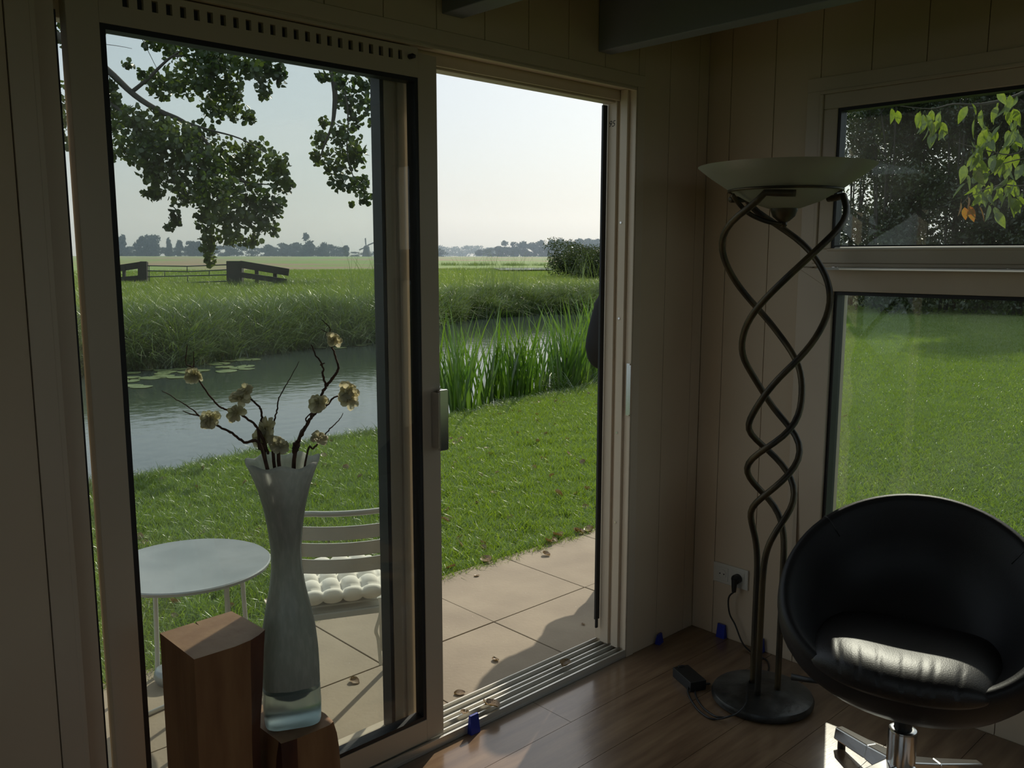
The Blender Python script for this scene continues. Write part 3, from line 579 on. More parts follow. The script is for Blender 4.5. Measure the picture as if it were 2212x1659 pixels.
mb.build('body', 'vase', vs, True)
mb = MB(); rr = 0
for z in (0, .004, .012, .03, .05, .07, .085): ringv(mb, z, np.interp(z, pz, pr)-(.004 if z == 0 else 0), np.interp(z, pz, pe)); rr += 1
for i in range(rr-1):
    for k in range(n_): mb.f.append((i*n_+k, i*n_+(k+1)%n_, (i+1)*n_+(k+1)%n_, (i+1)*n_+k)); mb.mi.append(0)
mb.f.append(tuple(reversed(range(n_)))); mb.mi.append(0); mb.f.append(tuple((rr-1)*n_+k for k in range(n_))); mb.mi.append(0)
mb.build('foot', 'vase_foot', vs, auto=50)
# ---------------------------------------------------------------- blossom branches standing in the vase
def flower_mesh(seed, R=.0185):
    r = random.Random(seed); mb = MB()
    for layer, (cnt, rad, lift) in enumerate(((8, 1.0, .02), (8, .92, .35), (7, .74, .75), (5, .5, 1.2), (4, .3, 1.6))):
        for k in range(cnt):
            a = 2*pi*(k + .5*layer)/cnt + r.uniform(-.25, .25); L_ = R*rad*r.uniform(.7, 1.25); wd = L_*.40; el = lift*.62 + r.uniform(-.35, .35)
            u_ = Vector((cos(a)*cos(el), sin(a)*cos(el), sin(el))); s_ = Vector((-sin(a), cos(a), 0)); n2 = u_.cross(s_)
            P = [u_*L_*.05, u_*L_*.45-s_*wd*.75-n2*L_*.10, u_*L_*.45+n2*L_*.08, u_*L_*.45+s_*wd*.75-n2*L_*.10, u_*L_*.85-s_*wd*.85-n2*L_*.02, u_*L_*.88+n2*L_*.12, u_*L_*.85+s_*wd*.85-n2*L_*.02, u_*L_*1.06-s_*wd*.35-n2*L_*.10, u_*L_*1.02+s_*wd*.35-n2*L_*.14]
            mb.add(P, [(0,1,2), (0,2,3), (1,4,5,2), (2,5,6,3), (4,7,5), (5,7,8), (5,8,6)])
    mb.lathe([(.0, -.006), (.003, -.003), (.0035, .002), (0, .006)], n=8); return mb
fl_src = [flower_mesh(i).build('flower', 'petal', smooth=True) for i in range(4)]
def branch(label, lines, flowers):
    """lines: (points, radius0, radius1); flowers: (x, y, z, size)"""
    o0 = lines[0][0][0]; root = empty('blossom_branch', o0); tag(root, label, 'branch', 'blossom branches in the vase'); o0 = Vector(o0)
    mb = MB()
    for pts, r0, r1 in lines:
        c_ = catmull(pts, 8); n2 = len(c_)
        rs = [(r0+(r1-r0)*i/(n2-1))*(1+.28*abs(nz(i*.7, r0*900, 2))*2) for i in range(n2)]
        c_ = [p + Vector((nz(i*.6, 1, r0*99), nz(i*.6, 5, 3), nz(i*.6, 9, 1)))*r0*.7 - o0 for i, p in enumerate(c_)]
        mb.tube(c_, rs, 7)
    mb.build('stem', 'twig', root, True)
    for i, (x, y, z, s_) in enumerate(flowers):
        f_ = fl_src[(i*7+len(lines)) % 4].copy(); COL.objects.link(f_); f_.parent = root; f_.location = Vector((x, y, z))-o0
        f_.rotation_euler = (Vector((-.55, -.6, .35)) + Vector((random.uniform(-.8, .8), random.uniform(-.8, .8), random.uniform(-.5, .8)))).to_track_quat('Z', 'Y').to_euler(); f_.scale = (s_, s_, s_)
branch('longest left blossom branch with forked tip and two flowers', [([(-1.941,-0.207,0.840),(-1.977,-0.209,1.069),(-1.984,-0.201,1.075),(-1.983,-0.193,1.120),(-2.003,-0.168,1.147),(-2.029,-0.141,1.161),(-2.043,-0.125,1.173),(-2.064,-0.097,1.217),(-2.074,-0.080,1.252),(-2.084,-0.068,1.264),(-2.078,-0.065,1.307)], 0.0034, 0.0008), ([(-2.074,-0.080,1.252),(-2.072,-0.080,1.264),(-2.070,-0.077,1.290)], 0.0012, 0.0007), ([(-1.983,-0.193,1.118),(-1.976,-0.204,1.096),(-1.971,-0.215,1.064)], 0.003, 0.003)], [(-2.082,-0.093,1.238,0.95),(-2.021,-0.167,1.156,1.10),(-2.073,-0.101,1.236,0.60)])
branch('low left blossom branch spreading out sideways with one flower', [([(-1.942,-0.206,0.840),(-1.999,-0.243,1.080),(-2.026,-0.214,1.098),(-2.043,-0.194,1.117),(-2.065,-0.169,1.134),(-2.082,-0.151,1.147),(-2.092,-0.140,1.155),(-2.100,-0.130,1.167),(-2.124,-0.103,1.190),(-2.145,-0.079,1.209)], 0.0034, 0.0007), ([(-2.092,-0.140,1.155),(-2.106,-0.126,1.159),(-2.117,-0.115,1.166)], 0.0014, 0.0008)], [(-2.081,-0.168,1.151,1.10),(-2.088,-0.163,1.144,0.80)])
branch('short bent blossom branch under a pair of pale flowers', [([(-1.939,-0.208,0.840),(-1.948,-0.195,1.060),(-1.947,-0.187,1.101),(-1.961,-0.173,1.109),(-1.960,-0.169,1.131),(-1.959,-0.166,1.157),(-1.966,-0.156,1.170),(-1.976,-0.144,1.185)], 0.0036, 0.0018)], [(-1.987,-0.147,1.200,1.10),(-1.996,-0.142,1.184,1.15),(-1.960,-0.190,1.114,1.35),(-1.970,-0.184,1.097,1.15)])
branch('straight thin bare twig in the middle of the vase', [([(-1.940,-0.208,0.840),(-1.934,-0.167,1.053),(-1.931,-0.162,1.092),(-1.925,-0.161,1.121),(-1.918,-0.163,1.147),(-1.912,-0.163,1.174),(-1.898,-0.171,1.204),(-1.886,-0.177,1.226),(-1.869,-0.186,1.261)], 0.0026, 0.0006)], [])
branch('small blossom twig low over the middle of the rim', [([(-1.935,-0.213,0.840),(-1.949,-0.222,1.064),(-1.947,-0.222,1.075),(-1.951,-0.215,1.086)], 0.0044, 0.003)], [(-1.956,-0.228,1.084,1.25),(-1.949,-0.236,1.080,0.80)])
branch('thick forked right blossom branch, its top tips highest of all', [([(-1.932,-0.216,0.840),(-1.901,-0.211,1.057),(-1.892,-0.214,1.084),(-1.874,-0.224,1.121),(-1.858,-0.232,1.154),(-1.841,-0.240,1.193),(-1.835,-0.243,1.206),(-1.838,-0.236,1.232),(-1.836,-0.234,1.250),(-1.846,-0.219,1.280),(-1.850,-0.211,1.300)], 0.0046, 0.0012), ([(-1.835,-0.243,1.206),(-1.817,-0.256,1.232),(-1.810,-0.258,1.250),(-1.813,-0.251,1.274),(-1.816,-0.242,1.302),(-1.817,-0.237,1.324),(-1.816,-0.235,1.339),(-1.828,-0.220,1.357)], 0.0032, 0.0007), ([(-1.898,-0.210,1.077),(-1.901,-0.211,1.057)], 0.0072, 0.0066), ([(-1.874,-0.224,1.121),(-1.876,-0.220,1.132),(-1.864,-0.228,1.147)], 0.0016, 0.0012), ([(-1.840,-0.229,1.254),(-1.832,-0.236,1.258)], 0.0016, 0.001), ([(-1.817,-0.237,1.324),(-1.831,-0.222,1.335)], 0.001, 0.0006)], [(-1.859,-0.245,1.170,1.15),(-1.819,-0.254,1.312,0.95)])
branch('right blossom branch bending outwards to two hanging flowers', [([(-1.927,-0.220,0.840),(-1.889,-0.194,1.057),(-1.862,-0.207,1.119),(-1.847,-0.217,1.141),(-1.829,-0.231,1.157),(-1.814,-0.241,1.176),(-1.799,-0.254,1.180),(-1.796,-0.259,1.172)], 0.0034, 0.0014)], [(-1.796,-0.272,1.192,1.25),(-1.796,-0.275,1.174,1.15)])
branch('thin curved right twig with one flower low by the rim', [([(-1.922,-0.226,0.840),(-1.898,-0.257,1.056),(-1.886,-0.266,1.071),(-1.871,-0.276,1.090),(-1.855,-0.286,1.114),(-1.837,-0.299,1.135),(-1.829,-0.303,1.150)], 0.0026, 0.0006)], [(-1.882,-0.281,1.097,1.05)])
for f_ in fl_src: bpy.data.objects.remove(f_)

# ================================================================ OUTDOORS
NB = np.array([(-14,4.3),(-8,4.45),(-.6,4.60),(1.8,4.74),(2.7,4.90),(4.2,5.12),(5.7,5.45),(8,6.2),(12,8.3),(20,12.6),(30,17.6),(45,24),(70,36)])
FB = np.array([(-16,11.6),(-2,12.9),(2.6,13.45),(5.4,14.2),(8.8,14.7),(12,17),(15,19.2),(20,18.7),(30,22.5),(45,28),(90,52),(200,112),(500,280)])
def nb(x): return np.interp(x, NB[:,0], NB[:,1]) + .05*np.sin(np.asarray(x)*2.1) + .03*np.sin(np.asarray(x)*5.3)
def fb_(x): return np.interp(x, FB[:,0], FB[:,1]) + .22*np.sin(np.asarray(x)*1.1+.5) + .1*np.sin(np.asarray(x)*3.1)
CX, CY = cam.location.x, cam.location.y; CX, CY = cam.matrix_world.translation.x, cam.matrix_world.translation.y
# patio slabs
pa = struct(box('patio', -3.6, 1.55, .14, 1.34, -.30, -.142, 'soil'))
for i in range(-5, 4):
    for (y0, y1) in ((.157, .748), (.753, 1.345)):
        x0 = -.4185+.5985*i + random.uniform(-.001, .001); zz_ = random.uniform(-.0015, .0015)
        MB().box(x0+.0025, x0+.5985-.0025, y0, y1, -.142, -.10+zz_).build('slab', 'patio', pa, bevel=.002)
# lawn ground
mb = MB(); xs = list(np.linspace(-14, 1.55, 40)) + list(np.linspace(1.8, 70, 70))
cols = []
for x in xs:
    y0 = 1.345 if x < 1.56 else -40.; ys = y0 + (nb(x)-y0)*np.linspace(0, 1, 14)
    cols.append(len(mb.v)); mb.v += [(x, float(y), -.138 + .012*nz(x*.7, y*.7, 0)) for y in ys]
for i in range(len(cols)-1):
    for j in range(13): mb.f.append((cols[i]+j, cols[i+1]+j, cols[i+1]+j+1, cols[i]+j+1)); mb.mi.append(0)
mb.box(-40, 1.5, -40, .1, -.34, -.30); mb.box(-40, -3.65, .1, 4.2, -.34, -.30)
lawn = mb.build('lawn', 'lawn_ground', smooth=True); lawn['kind'] = 'structure'
tuft = [blades(24, .055, .030, .075, .0058, .8, 'tuft', 'grass', 2) for _ in range(5)]
tuft2 = [blades(55, .17, .030, .075, .010, .8, 'tuft', 'grass', 2) for _ in range(4)]
def inside_house(x, y): return (x < 1.56) & (y < 1.35)
r = rng
n = 26000; X = r.uniform(-3.6, 7.2, n); Y = 1.36 + (nb(X)-1.36)*r.uniform(0, 1, n); keep = (Y < nb(X)-.02) & ~((X < -2.2) & (Y < 2.2)); X, Y = X[keep], Y[keep]
e = 900; X = np.concatenate([X, r.uniform(-2.6, 1.6, e)]); Y = np.concatenate([Y, 1.345+np.abs(r.normal(0, .02, e))])
pts = np.stack([X, Y, np.full(len(X), -.138)], 1)
g1 = scatter('lawn_grass', pts, tuft, .55, 1.45); tag(g1, 'short bright green lawn grass between the patio and the pond', 'grass')
n = 15000; A = radians(11) + r.uniform(0, 1, n)*radians(20); Dd = 4.4 + 27*r.uniform(0, 1, n)**1.35; X = CX + Dd*np.cos(A); Y = CY + Dd*np.sin(A); keep = (X > 1.6) & (Y < nb(X)-.1); X, Y = X[keep], Y[keep]
pts = np.stack([X, Y, np.full(len(X), -.138)], 1)
g2 = scatter('side_lawn_grass', pts, tuft2, .8, 1.3); tag(g2, 'sunlit lawn grass of the side garden reaching to the dark trees', 'grass')
# edging board and water
mb = MB(); xs = np.linspace(-14, 30, 150); 
for x in xs:
    y = float(nb(x)); mb.v += [(x, y, -.125), (x, y+.035, -.125), (x, y+.035, -.6), (x, y, -.6)]
for i in range(149):
    for j in range(4): mb.f.append((i*4+j, i*4+(j+1)%4, i*4+4+(j+1)%4, i*4+4+j)); mb.mi.append(0)
struct(mb.build('trim_3', 'fence'))
mb = MB(); xs = np.linspace(-16, 70, 60)
for x in xs: mb.v += [(x, float(nb(x))+.02, -.45), (x, float(fb_(x))+3.0, -.45)]
for i in range(59): mb.f.append((2*i, 2*i+2, 2*i+3, 2*i+1)); mb.mi.append(0)
pond = mb.build('pond', 'water'); tag(pond, 'calm pond reflecting the pale sky beyond the lawn', 'pond', kind='structure')
mb = MB().add([(-16,3.5,-1.1),(70,20,-1.1),(70,60,-1.1),(-16,22,-1.1)], [(0,1,2,3)]); struct(mb.build('pond_bed', 'soil'))
# meadow as a fan of strips starting at the far bank
def bank_hit(a):
    d_ = 6.0
    while CY + d_*sin(a) < float(fb_(CX + d_*cos(a))) and d_ < 700: d_ += .1
    return d_
SS = [0, .25, .6, 1.1, 2, 3.2, 5, 8, 12, 18, 26, 38, 55, 80, 120, 180, 260, 380, 600, 900]
ZS = [-.62, -.40, -.15, .0, .12, .19, .2, .2, .2, .2, .21, .23, .28, .38, .60, .92, 1.30, 1.55, 1.65, 1.7]
AN = [radians(a) for a in np.arange(31, 118, .55)]; HT = [bank_hit(a) for a in AN]
mb = MB()
for a, h in zip(AN, HT):
    for s_, z in zip(SS, ZS): x, y = CX+(h+s_)*cos(a), CY+(h+s_)*sin(a); mb.v.append((x, y, z + (.05*nz(x*.35, y*.35, 0) if s_ > .5 else 0)))
m_ = len(SS)
for i in range(len(AN)-1):
    for j in range(m_-1): mb.f.append((i*m_+j, i*m_+j+1, (i+1)*m_+j+1, (i+1)*m_+j)); mb.mi.append(0)
meadow = mb.build('meadow', 'meadow', smooth=True); tag(meadow, 'flat green pasture running from the far bank to the horizon', 'field', kind='structure')
def fan_pts(n, a0, a1, s0, s1, p=1.0, hmax=None):
    A = np.radians(r.uniform(a0, a1, n)); s_ = s0 + (s1-s0)*r.uniform(0, 1, n)**p; h = np.interp(A, AN, HT); z = np.interp(s_, SS, ZS)
    if hmax: k_ = h < hmax; A, s_, h, z = A[k_], s_[k_], h[k_], z[k_]
    return np.stack([CX+(h+s_)*np.cos(A), CY+(h+s_)*np.sin(A), z-.02], 1)
tall = [blades(40, .26, .30, .90, .020, 1.1, 'clump', 'bankgrass', 4, .3) for _ in range(5)]
droop = [blades(14, .12, .7, 1.2, .026, 1.6, 'clump', 'bankgrass', 5, .3) for _ in range(3)]
o_ = scatter('bank_grass', fan_pts(2300, 33, 80, 0, 2.0, 1.2, 60), tall, .7, 1.15); tag(o_, 'tall tangled grass and sedge along the far bank of the pond', 'grass')
o_ = scatter('bank_sedge', fan_pts(420, 33, 80, -.05, .5, 1, 60), droop, .7, 1.1); tag(o_, 'arching sedge blades hanging over the far waterline', 'grass')
rough = [blades(45, .34, .10, .42, .016, .9, 'clump', 'grass2', 3) for _ in range(4)]
P_ = np.concatenate([fan_pts(4200, 36, 78, 1.8, 9, .9, 60), fan_pts(3200, 36, 78, 8, 24), ])
o_ = scatter('meadow_grass', P_, rough, .6, 1.2); tag(o_, 'rough bright green grass on the meadow beyond the bank', 'grass')
rough2 = [blades(90, .9, .14, .30, .022, .8, 'clump', 'grass2', 2) for _ in range(3)]
o_ = scatter('pasture_grass', fan_pts(2400, 36, 78, 22, 58, 1), rough2, .7, 1.3); tag(o_, 'short grazed grass of the far pasture around the gate', 'grass')
# plume reeds sticking out above the bank
mb_p = [blades(3, .10, 1.3, 1.9, .012, .35, 'reed_stalks', 'bankgrass', 5, .15) for _ in range(4)]
o_ = scatter('plume_reeds', np.concatenate([fan_pts(26, 52, 58, .3, 3), fan_pts(150, 37.5, 50, .1, 3, 1, 60)]), mb_p, .8, 1.2); tag(o_, 'thin reed stalks rising above the bank grass', 'reeds')
# iris / flag blades at the near bank
fan = [blades(7, .07, 1.0, 1.55, .048, .20, 'blade_fan', 'reed', 6, .22) for _ in range(8)]
X = r.uniform(2.95, 8.4, 125); Y = nb(X) + .10 + .75*r.uniform(0, 1, 125)**1.1
o_ = scatter('iris_reeds', np.stack([X, Y, np.full(125, -.52)], 1), fan, .78, 1.12); tag(o_, 'dense stand of broad bright green iris blades in the water by the lawn', 'reeds')
X = r.uniform(5.0, 8.5, 60); Y = nb(X) + .05 + .3*r.uniform(0, 1, 60)
o_ = scatter('bank_tangle', np.stack([X, Y, np.full(60, -.5)], 1), tall, .8, 1.1); tag(o_, 'brownish tangle of old stems at the foot of the iris blades', 'reeds')
X = r.uniform(-4, 7, 260); Y = nb(X)-r.uniform(-.03, .12, 260)
o_ = scatter('edge_weeds', np.stack([X, Y, np.full(260, -.14)], 1), [blades(40, .10, .04, .13, .008, 1.2, 'weed', 'bankgrass', 3) for _ in range(3)], .6, 1.1); tag(o_, 'low weeds along the lawn edge above the water', 'grass')
# lily pads
pad = MB(); 
pad.v.append((0, 0, 0)); N_ = 22
for k in range(N_): a = .12 + (2*pi-.24)*k/(N_-1); pad.v.append((cos(a)*(1+.03*sin(5*a)), sin(a)*(1+.03*sin(5*a)), .012*sin(3*a)))
for k in range(N_-1): pad.f.append((0, k+1, k+2)); pad.mi.append(0)
p0 = pad.build('lily_pad', 'pad'); tag(p0, 'flat round lily pad floating near the far bank', 'lily pad', 'lily pads on the pond')
for i, (x, y) in enumerate([(4.46,14.34),(4.68,14.47),(4.59,14.06),(4.46,13.58),(4.84,13.87),(4.69,13.57),(4.87,13.45),(4.11,13.65),(4.13,13.27),(3.98,12.73),(4.08,12.45),(4.30,12.56),(4.14,12.21),(3.75,12.18),(3.01,13.03),(2.96,12.75),(3.28,13.01),(2.81,12.58),(3.45,12.55),(3.24,12.48),(2.70,12.19),(2.81,11.99),(6.88,15.43),(7.16,15.32),(7.48,15.62),(7.41,15.29),(6.92,14.68),(7.69,15.43),(7.35,14.99),(7.00,14.53),(7.44,14.47),(7.26,14.17),(7.70,14.61),(7.90,14.34),(8.13,14.48),(6.33,15.23),(6.64,15.22),(6.78,15.04),(2.48,13.05),(2.25,12.46),(1.94,11.54),(1.99,11.32),(2.08,12.08),(2.85,13.29),(2.47,12.21),(2.72,12.29)]):
    c = p0 if i == 0 else p0.copy()
    if i: COL.objects.link(c)
    s_ = random.uniform(.13, .21); c.location = (x, y, -.442+.001*(i % 4)); c.scale = (s_, s_, s_); c.rotation_euler = (random.uniform(-.02, .02), random.uniform(-.02, .02), random.uniform(0, 6))
# fallen leaves
def dry_mesh(seed):
    rr = random.Random(seed); mb = MB(); n1, n2 = 6, 4
    for i in range(n1+1):
        for j in range(n2+1):
            u, v = i/n1, (j/n2-.5)*2; wd = .42*sin(pi*min(1, u*.96+.03))**.7; cu = rr.uniform(-.02, .02)
            mb.v.append(((u-.5)+cu, v*wd+cu, .18*v*v*(1+.6*sin(seed+u*3)) + .22*(u-.5)**2*(1 if seed % 2 else -1) + .05 + cu))
    for i in range(n1):
        for j in range(n2): q = i*(n2+1)+j; mb.f.append((q, q+n2+1, q+n2+2, q+1)); mb.mi.append(0)
    mb.tube([(-.5, 0, .08), (-.75, .05, .05)], .012, 4); return mb
ds = [dry_mesh(i).build('dry_leaf', 'dry', smooth=True) for i in range(5)]
def put_leaf(x, y, z, s, label, group, tl=.5):
    c = random.choice(ds).copy(); COL.objects.link(c); c.location = (x, y, z); c.scale = (s, s, s); c.rotation_euler = (random.uniform(-tl, tl), random.uniform(-tl, tl), random.uniform(0, 6)); return tag(c, label, 'leaf', group)
for i in range(240):
    x = random.uniform(-2.2, 5.6); y = random.uniform(1.5, float(nb(x))-.15)
    put_leaf(x, y, -.108+random.uniform(-.01, .012), random.uniform(.035, .065), 'small dry curled leaf lying in the lawn grass', 'fallen leaves on the lawn', .8)
for i in range(34):
    put_leaf(random.uniform(-1.6, 1.2), 1.345+random.uniform(-.035, .05), -.09, random.uniform(.04, .075), 'dry brown leaf caught along the patio edge', 'fallen leaves along the patio edge', .4)
for (x, y, s_, lab) in [(-0.666,0.469,0.035,'small yellowish leaf in the middle of the sunlit slab'),(-0.944,0.359,0.04,'thin dark curled leaf on the slab near the open door post'),(-1.177,0.701,0.045,'pale leaf with long stem on the slab below the chair'),(-0.155,0.458,0.02,'tiny pale scrap of leaf in the shadow on the slab'),(-0.108,1.223,0.03,'small cream leaf on the slab close to the lawn'),(0.371,1.201,0.05,'curled tan leaf at the corner of slab and lawn')]:
    put_leaf(x, y, -.098, s_, lab, 'single leaves on the slabs', .15)
for (x, y, z, s_, lab) in [(-1.082,0.029,0.034,0.07,'grey green folded leaf lying across the door track'),(-0.688,0.065,0.034,0.05,'pale rolled leaf in the far part of the door track'),(-1.177,0.056,0.034,0.035,'small brown leaf in the door track beside the open leaf')]:
    put_leaf(x, y, z, s_, lab, 'leaves caught in the door track', .4)

# ---------------------------------------------------------------- garden table
TX, TY, TZ = -1.66, 1.02, .405
tb = empty('garden_table', (TX, TY, -.10)); tag(tb, 'small round grey metal garden table on thin legs', 'table'); h_ = TZ+.10
MB().lathe([(0, h_-.012), (.278, h_-.016), (.286, h_-.014), (.288, h_-.004), (.284, h_), (.27, h_-.001), (0, h_-.001)], n=72, close=True).build('tabletop', 'galv', tb, auto=40)
for a in [100,10,-80,-170]:
    c_, s_ = cos(radians(a)), sin(radians(a)); MB().tube(catmull([(.235*c_, .235*s_, h_-.016), (.225*c_, .225*s_, h_-.06), (.235*c_, .235*s_, .15), (.245*c_, .245*s_, .006)], 4), .009, 10).build('leg', 'white_metal', tb, True)
for a, b in ((0, 2), (1, 3)):
    p, q = [(.245*cos(radians([100,10,-80,-170][k])), .245*sin(radians([100,10,-80,-170][k])), .009) for k in (a, b)]; MB().tube([p, q], .008, 8).build('foot_bar', 'white_metal', tb, True)
o_ = MB().lathe([(0, 0), (.05, .002), (.062, .03), (.055, .055), (.045, .06), (0, .061)], n=28, close=True).build('lantern', 'galv', smooth=True); o_.location = (-1.682,1.182,-.10); tag(o_, 'small shiny round metal bowl standing on the slabs under the table', 'bowl')

# ---------------------------------------------------------------- garden chair, seen from behind, and its cushion
gc = empty('garden_chair', (-1.345,0.398,-.10), radians(-24.39)); tag(gc, 'white metal garden chair with curved back slats facing the pond', 'chair')
# local: x right, y forward (the way it faces)
HW = .193
def lean(z): return -max(0, z-.43)*.20
def curved(z0, z1, xw=HW, dip=.05, th=.005):
    mb = MB(); n_ = 14
    for i in range(n_+1):
        t = -1+2*i/n_; x = xw*t; y = -dip*(1-t*t)
        for (dy, z) in ((0, z0), (th, z0), (th, z1), (0, z1)): mb.v.append((x, y+dy+lean(z), z))
    for i in range(n_):
        for j in range(4): mb.f.append((4*i+j, 4*i+(j+1)%4, 4*i+4+(j+1)%4, 4*i+4+j)); mb.mi.append(0)
    mb.f += [(3,2,1,0), (4*n_, 4*n_+1, 4*n_+2, 4*n_+3)]; mb.mi += [0, 0]; return mb
for z0, z1 in ((.592, .642), (.652, .699), (.710, .757)): curved(z0, z1).build('back_slat', 'white_metal', gc)
n_ = 12; arc = [(HW*(-1+2*i/n_), lean(.80)-.05*(1-(-1+2*i/n_)**2), .802) for i in range(1, n_)]
MB().tube(catmull([(-HW-.004, .02, .42), (-HW-.004, .0+lean(.55), .55), (-HW-.004, lean(.70), .70), (-HW+.004, lean(.78), .789)] + arc + [(HW-.004, lean(.78), .789), (HW+.004, lean(.70), .70), (HW+.004, lean(.55), .55), (HW+.004, .02, .42)], 3), .0085, 8, flat=1.4).build('back_frame', 'white_metal', gc, True)
for sx in (-1, 1):
    MB().beam((HW*sx, .03, .43), (HW*sx, -.02, 0), .022, .007).build('leg', 'white_metal', gc, bevel=.001)
    MB().beam((HW*sx, .42, .43), (HW*sx, .453, 0), .022, .007).build('leg', 'white_metal', gc, bevel=.001)
MB().box(-HW, -HW+.012, .0, .44, .41, .43).box(HW-.012, HW, 0, .44, .41, .43).box(-HW+.012, HW-.012, 0, .012, .41, .43).box(-HW+.012, HW-.012, .428, .44, .41, .43).build('seat_frame', 'white_metal', gc, bevel=.002)
for k in range(7): MB().box(-HW+.012, HW-.012, .020+.058*k, .062+.058*k, .422, .430).build('seat_slat', 'white_metal', gc)
mb = MB(); nx = ny = 44; CUX, CUY, CUZ = -.05, .185, .480
for s_ in (1, -1):
    for i in range(nx+1):
        for j in range(ny+1):
            u, v = -1+2*i/nx, -1+2*j/ny; e = max(0, (1-abs(u)**6)*(1-abs(v)**6))**.5
            tuf = (abs(sin(2.5*pi*u*.97))*abs(sin(2.5*pi*v*.97)))**.4
            mb.v.append((.160*u+CUX, .180*v+CUY, CUZ + s_*(.014+.030*tuf)*e))
n_ = (nx+1)*(ny+1)
for s_ in (0, 1):
    for i in range(nx):
        for j in range(ny):
            q = [s_*n_+i*(ny+1)+j, s_*n_+(i+1)*(ny+1)+j, s_*n_+(i+1)*(ny+1)+j+1, s_*n_+i*(ny+1)+j+1]; mb.f.append(tuple(q if s_ == 0 else q[::-1])); mb.mi.append(0)
cu = empty('seat_cushion', (-1.345,0.398,-.10), radians(-24.39)); tag(cu, 'cream tufted seat cushion with hanging tie ribbons on the garden chair', 'cushion')
o_ = mb.build('pad', 'cushion', cu, True); w_ = o_.modifiers.new('weld', 'WELD'); w_.merge_threshold = .0005
rb = MB()
for dx, L_ in ((0, .17), (.006, .12)):
    n0 = len(rb.v); q = [(.070, .004, .462), (.072+dx, -.008, .43), (.066+dx, -.012, .40), (.052+dx*3, -.014, .355), (.060+dx*2, -.012, .32), (.066+dx, -.012, .46-L_-.06)]
    c_ = catmull(q, 5)
    for p in c_: rb.v += [(p.x-.006, p.y, p.z), (p.x+.006, p.y-.002, p.z)]
    for i in range(len(c_)-1): rb.f.append((n0+2*i, n0+2*i+1, n0+2*i+3, n0+2*i+2)); rb.mi.append(0)
o_ = rb.build('tie_ribbon', 'cushion', cu); sd = o_.modifiers.new('solid', 'SOLIDIFY'); sd.thickness = .001

# ---------------------------------------------------------------- person standing outside, mostly hidden by the wall
pe_ = empty('person', (.648,.783,-.10), radians(-63.5)); tag(pe_, 'person in a black top standing outside, mostly hidden behind the right door jamb', 'person')
# local: y is the way they face, x to their right
bv = [(0,0,.95), (0,0,1.12), (0,.01,1.32), (0,0,1.44), (0,.01,1.52), (0,.02,1.60), (0,.025,1.68),
      (.075,0,.90), (.078,.01,.50), (.08,-.01,.09), (.083,.10,.035), (-.075,0,.90), (-.078,.01,.50), (-.08,-.01,.09), (-.083,.10,.035),
      (.18,0,1.40), (.235,-.03,1.13), (.16,.20,1.08), (.11,.27,1.10), (-.18,0,1.40), (-.235,-.03,1.13), (-.16,.20,1.08), (-.11,.27,1.10)]
be = [(0,1),(1,2),(2,3),(3,4),(4,5),(5,6),(0,7),(7,8),(8,9),(9,10),(0,11),(11,12),(12,13),(13,14),(3,15),(15,16),(16,17),(17,18),(3,19),(19,20),(20,21),(21,22)]
br_ = [.125,.12,.13,.07,.05,.085,.075,.07,.038,.032,.03,.07,.038,.032,.03,.055,.042,.032,.026,.055,.042,.032,.026]
me = bpy.data.meshes.new('body'); me.from_pydata(bv, be, []); bo = link(bpy.data.objects.new('body', me), pe_)
sk = bo.modifiers.new('skin', 'SKIN'); sv = me.skin_vertices[0].data
for i, q in enumerate(br_): sv[i].radius = (q, q*.85)
sv[0].use_root = True; ss = bo.modifiers.new('sub', 'SUBSURF'); ss.levels = ss.render_levels = 2; me.materials.append(M['skin'])
for p in me.polygons: p.use_smooth = True
def garment(name, m, rings, n=28):
    mb = MB()
    for (z, rx, ry, cx, cy) in rings: mb.v += [(cx+rx*cos(2*pi*k/n), cy+ry*sin(2*pi*k/n), z + .006*sin(5*2*pi*k/n)) for k in range(n)]
    for i in range(len(rings)-1):
        for k in range(n): mb.f.append((i*n+k, i*n+(k+1)%n, (i+1)*n+(k+1)%n, (i+1)*n+k)); mb.mi.append(0)
    o = mb.build(name, m, pe_, True); s_ = o.modifiers.new('s', 'SOLIDIFY'); s_.thickness = .004; s_.offset = 1; return o
garment('sweater', 'blackcloth', [(.84,.205,.16,0,0),(1.0,.198,.15,0,0),(1.2,.195,.15,0,0),(1.34,.19,.15,0,0),(1.42,.16,.11,0,0),(1.47,.09,.08,0,0),(1.50,.066,.066,0,.005)])
garment('long_shirt', 'jacket', [(.74,.215,.19,0,0),(.80,.205,.18,0,0),(.90,.175,.15,0,0),(.96,.16,.14,0,0)])
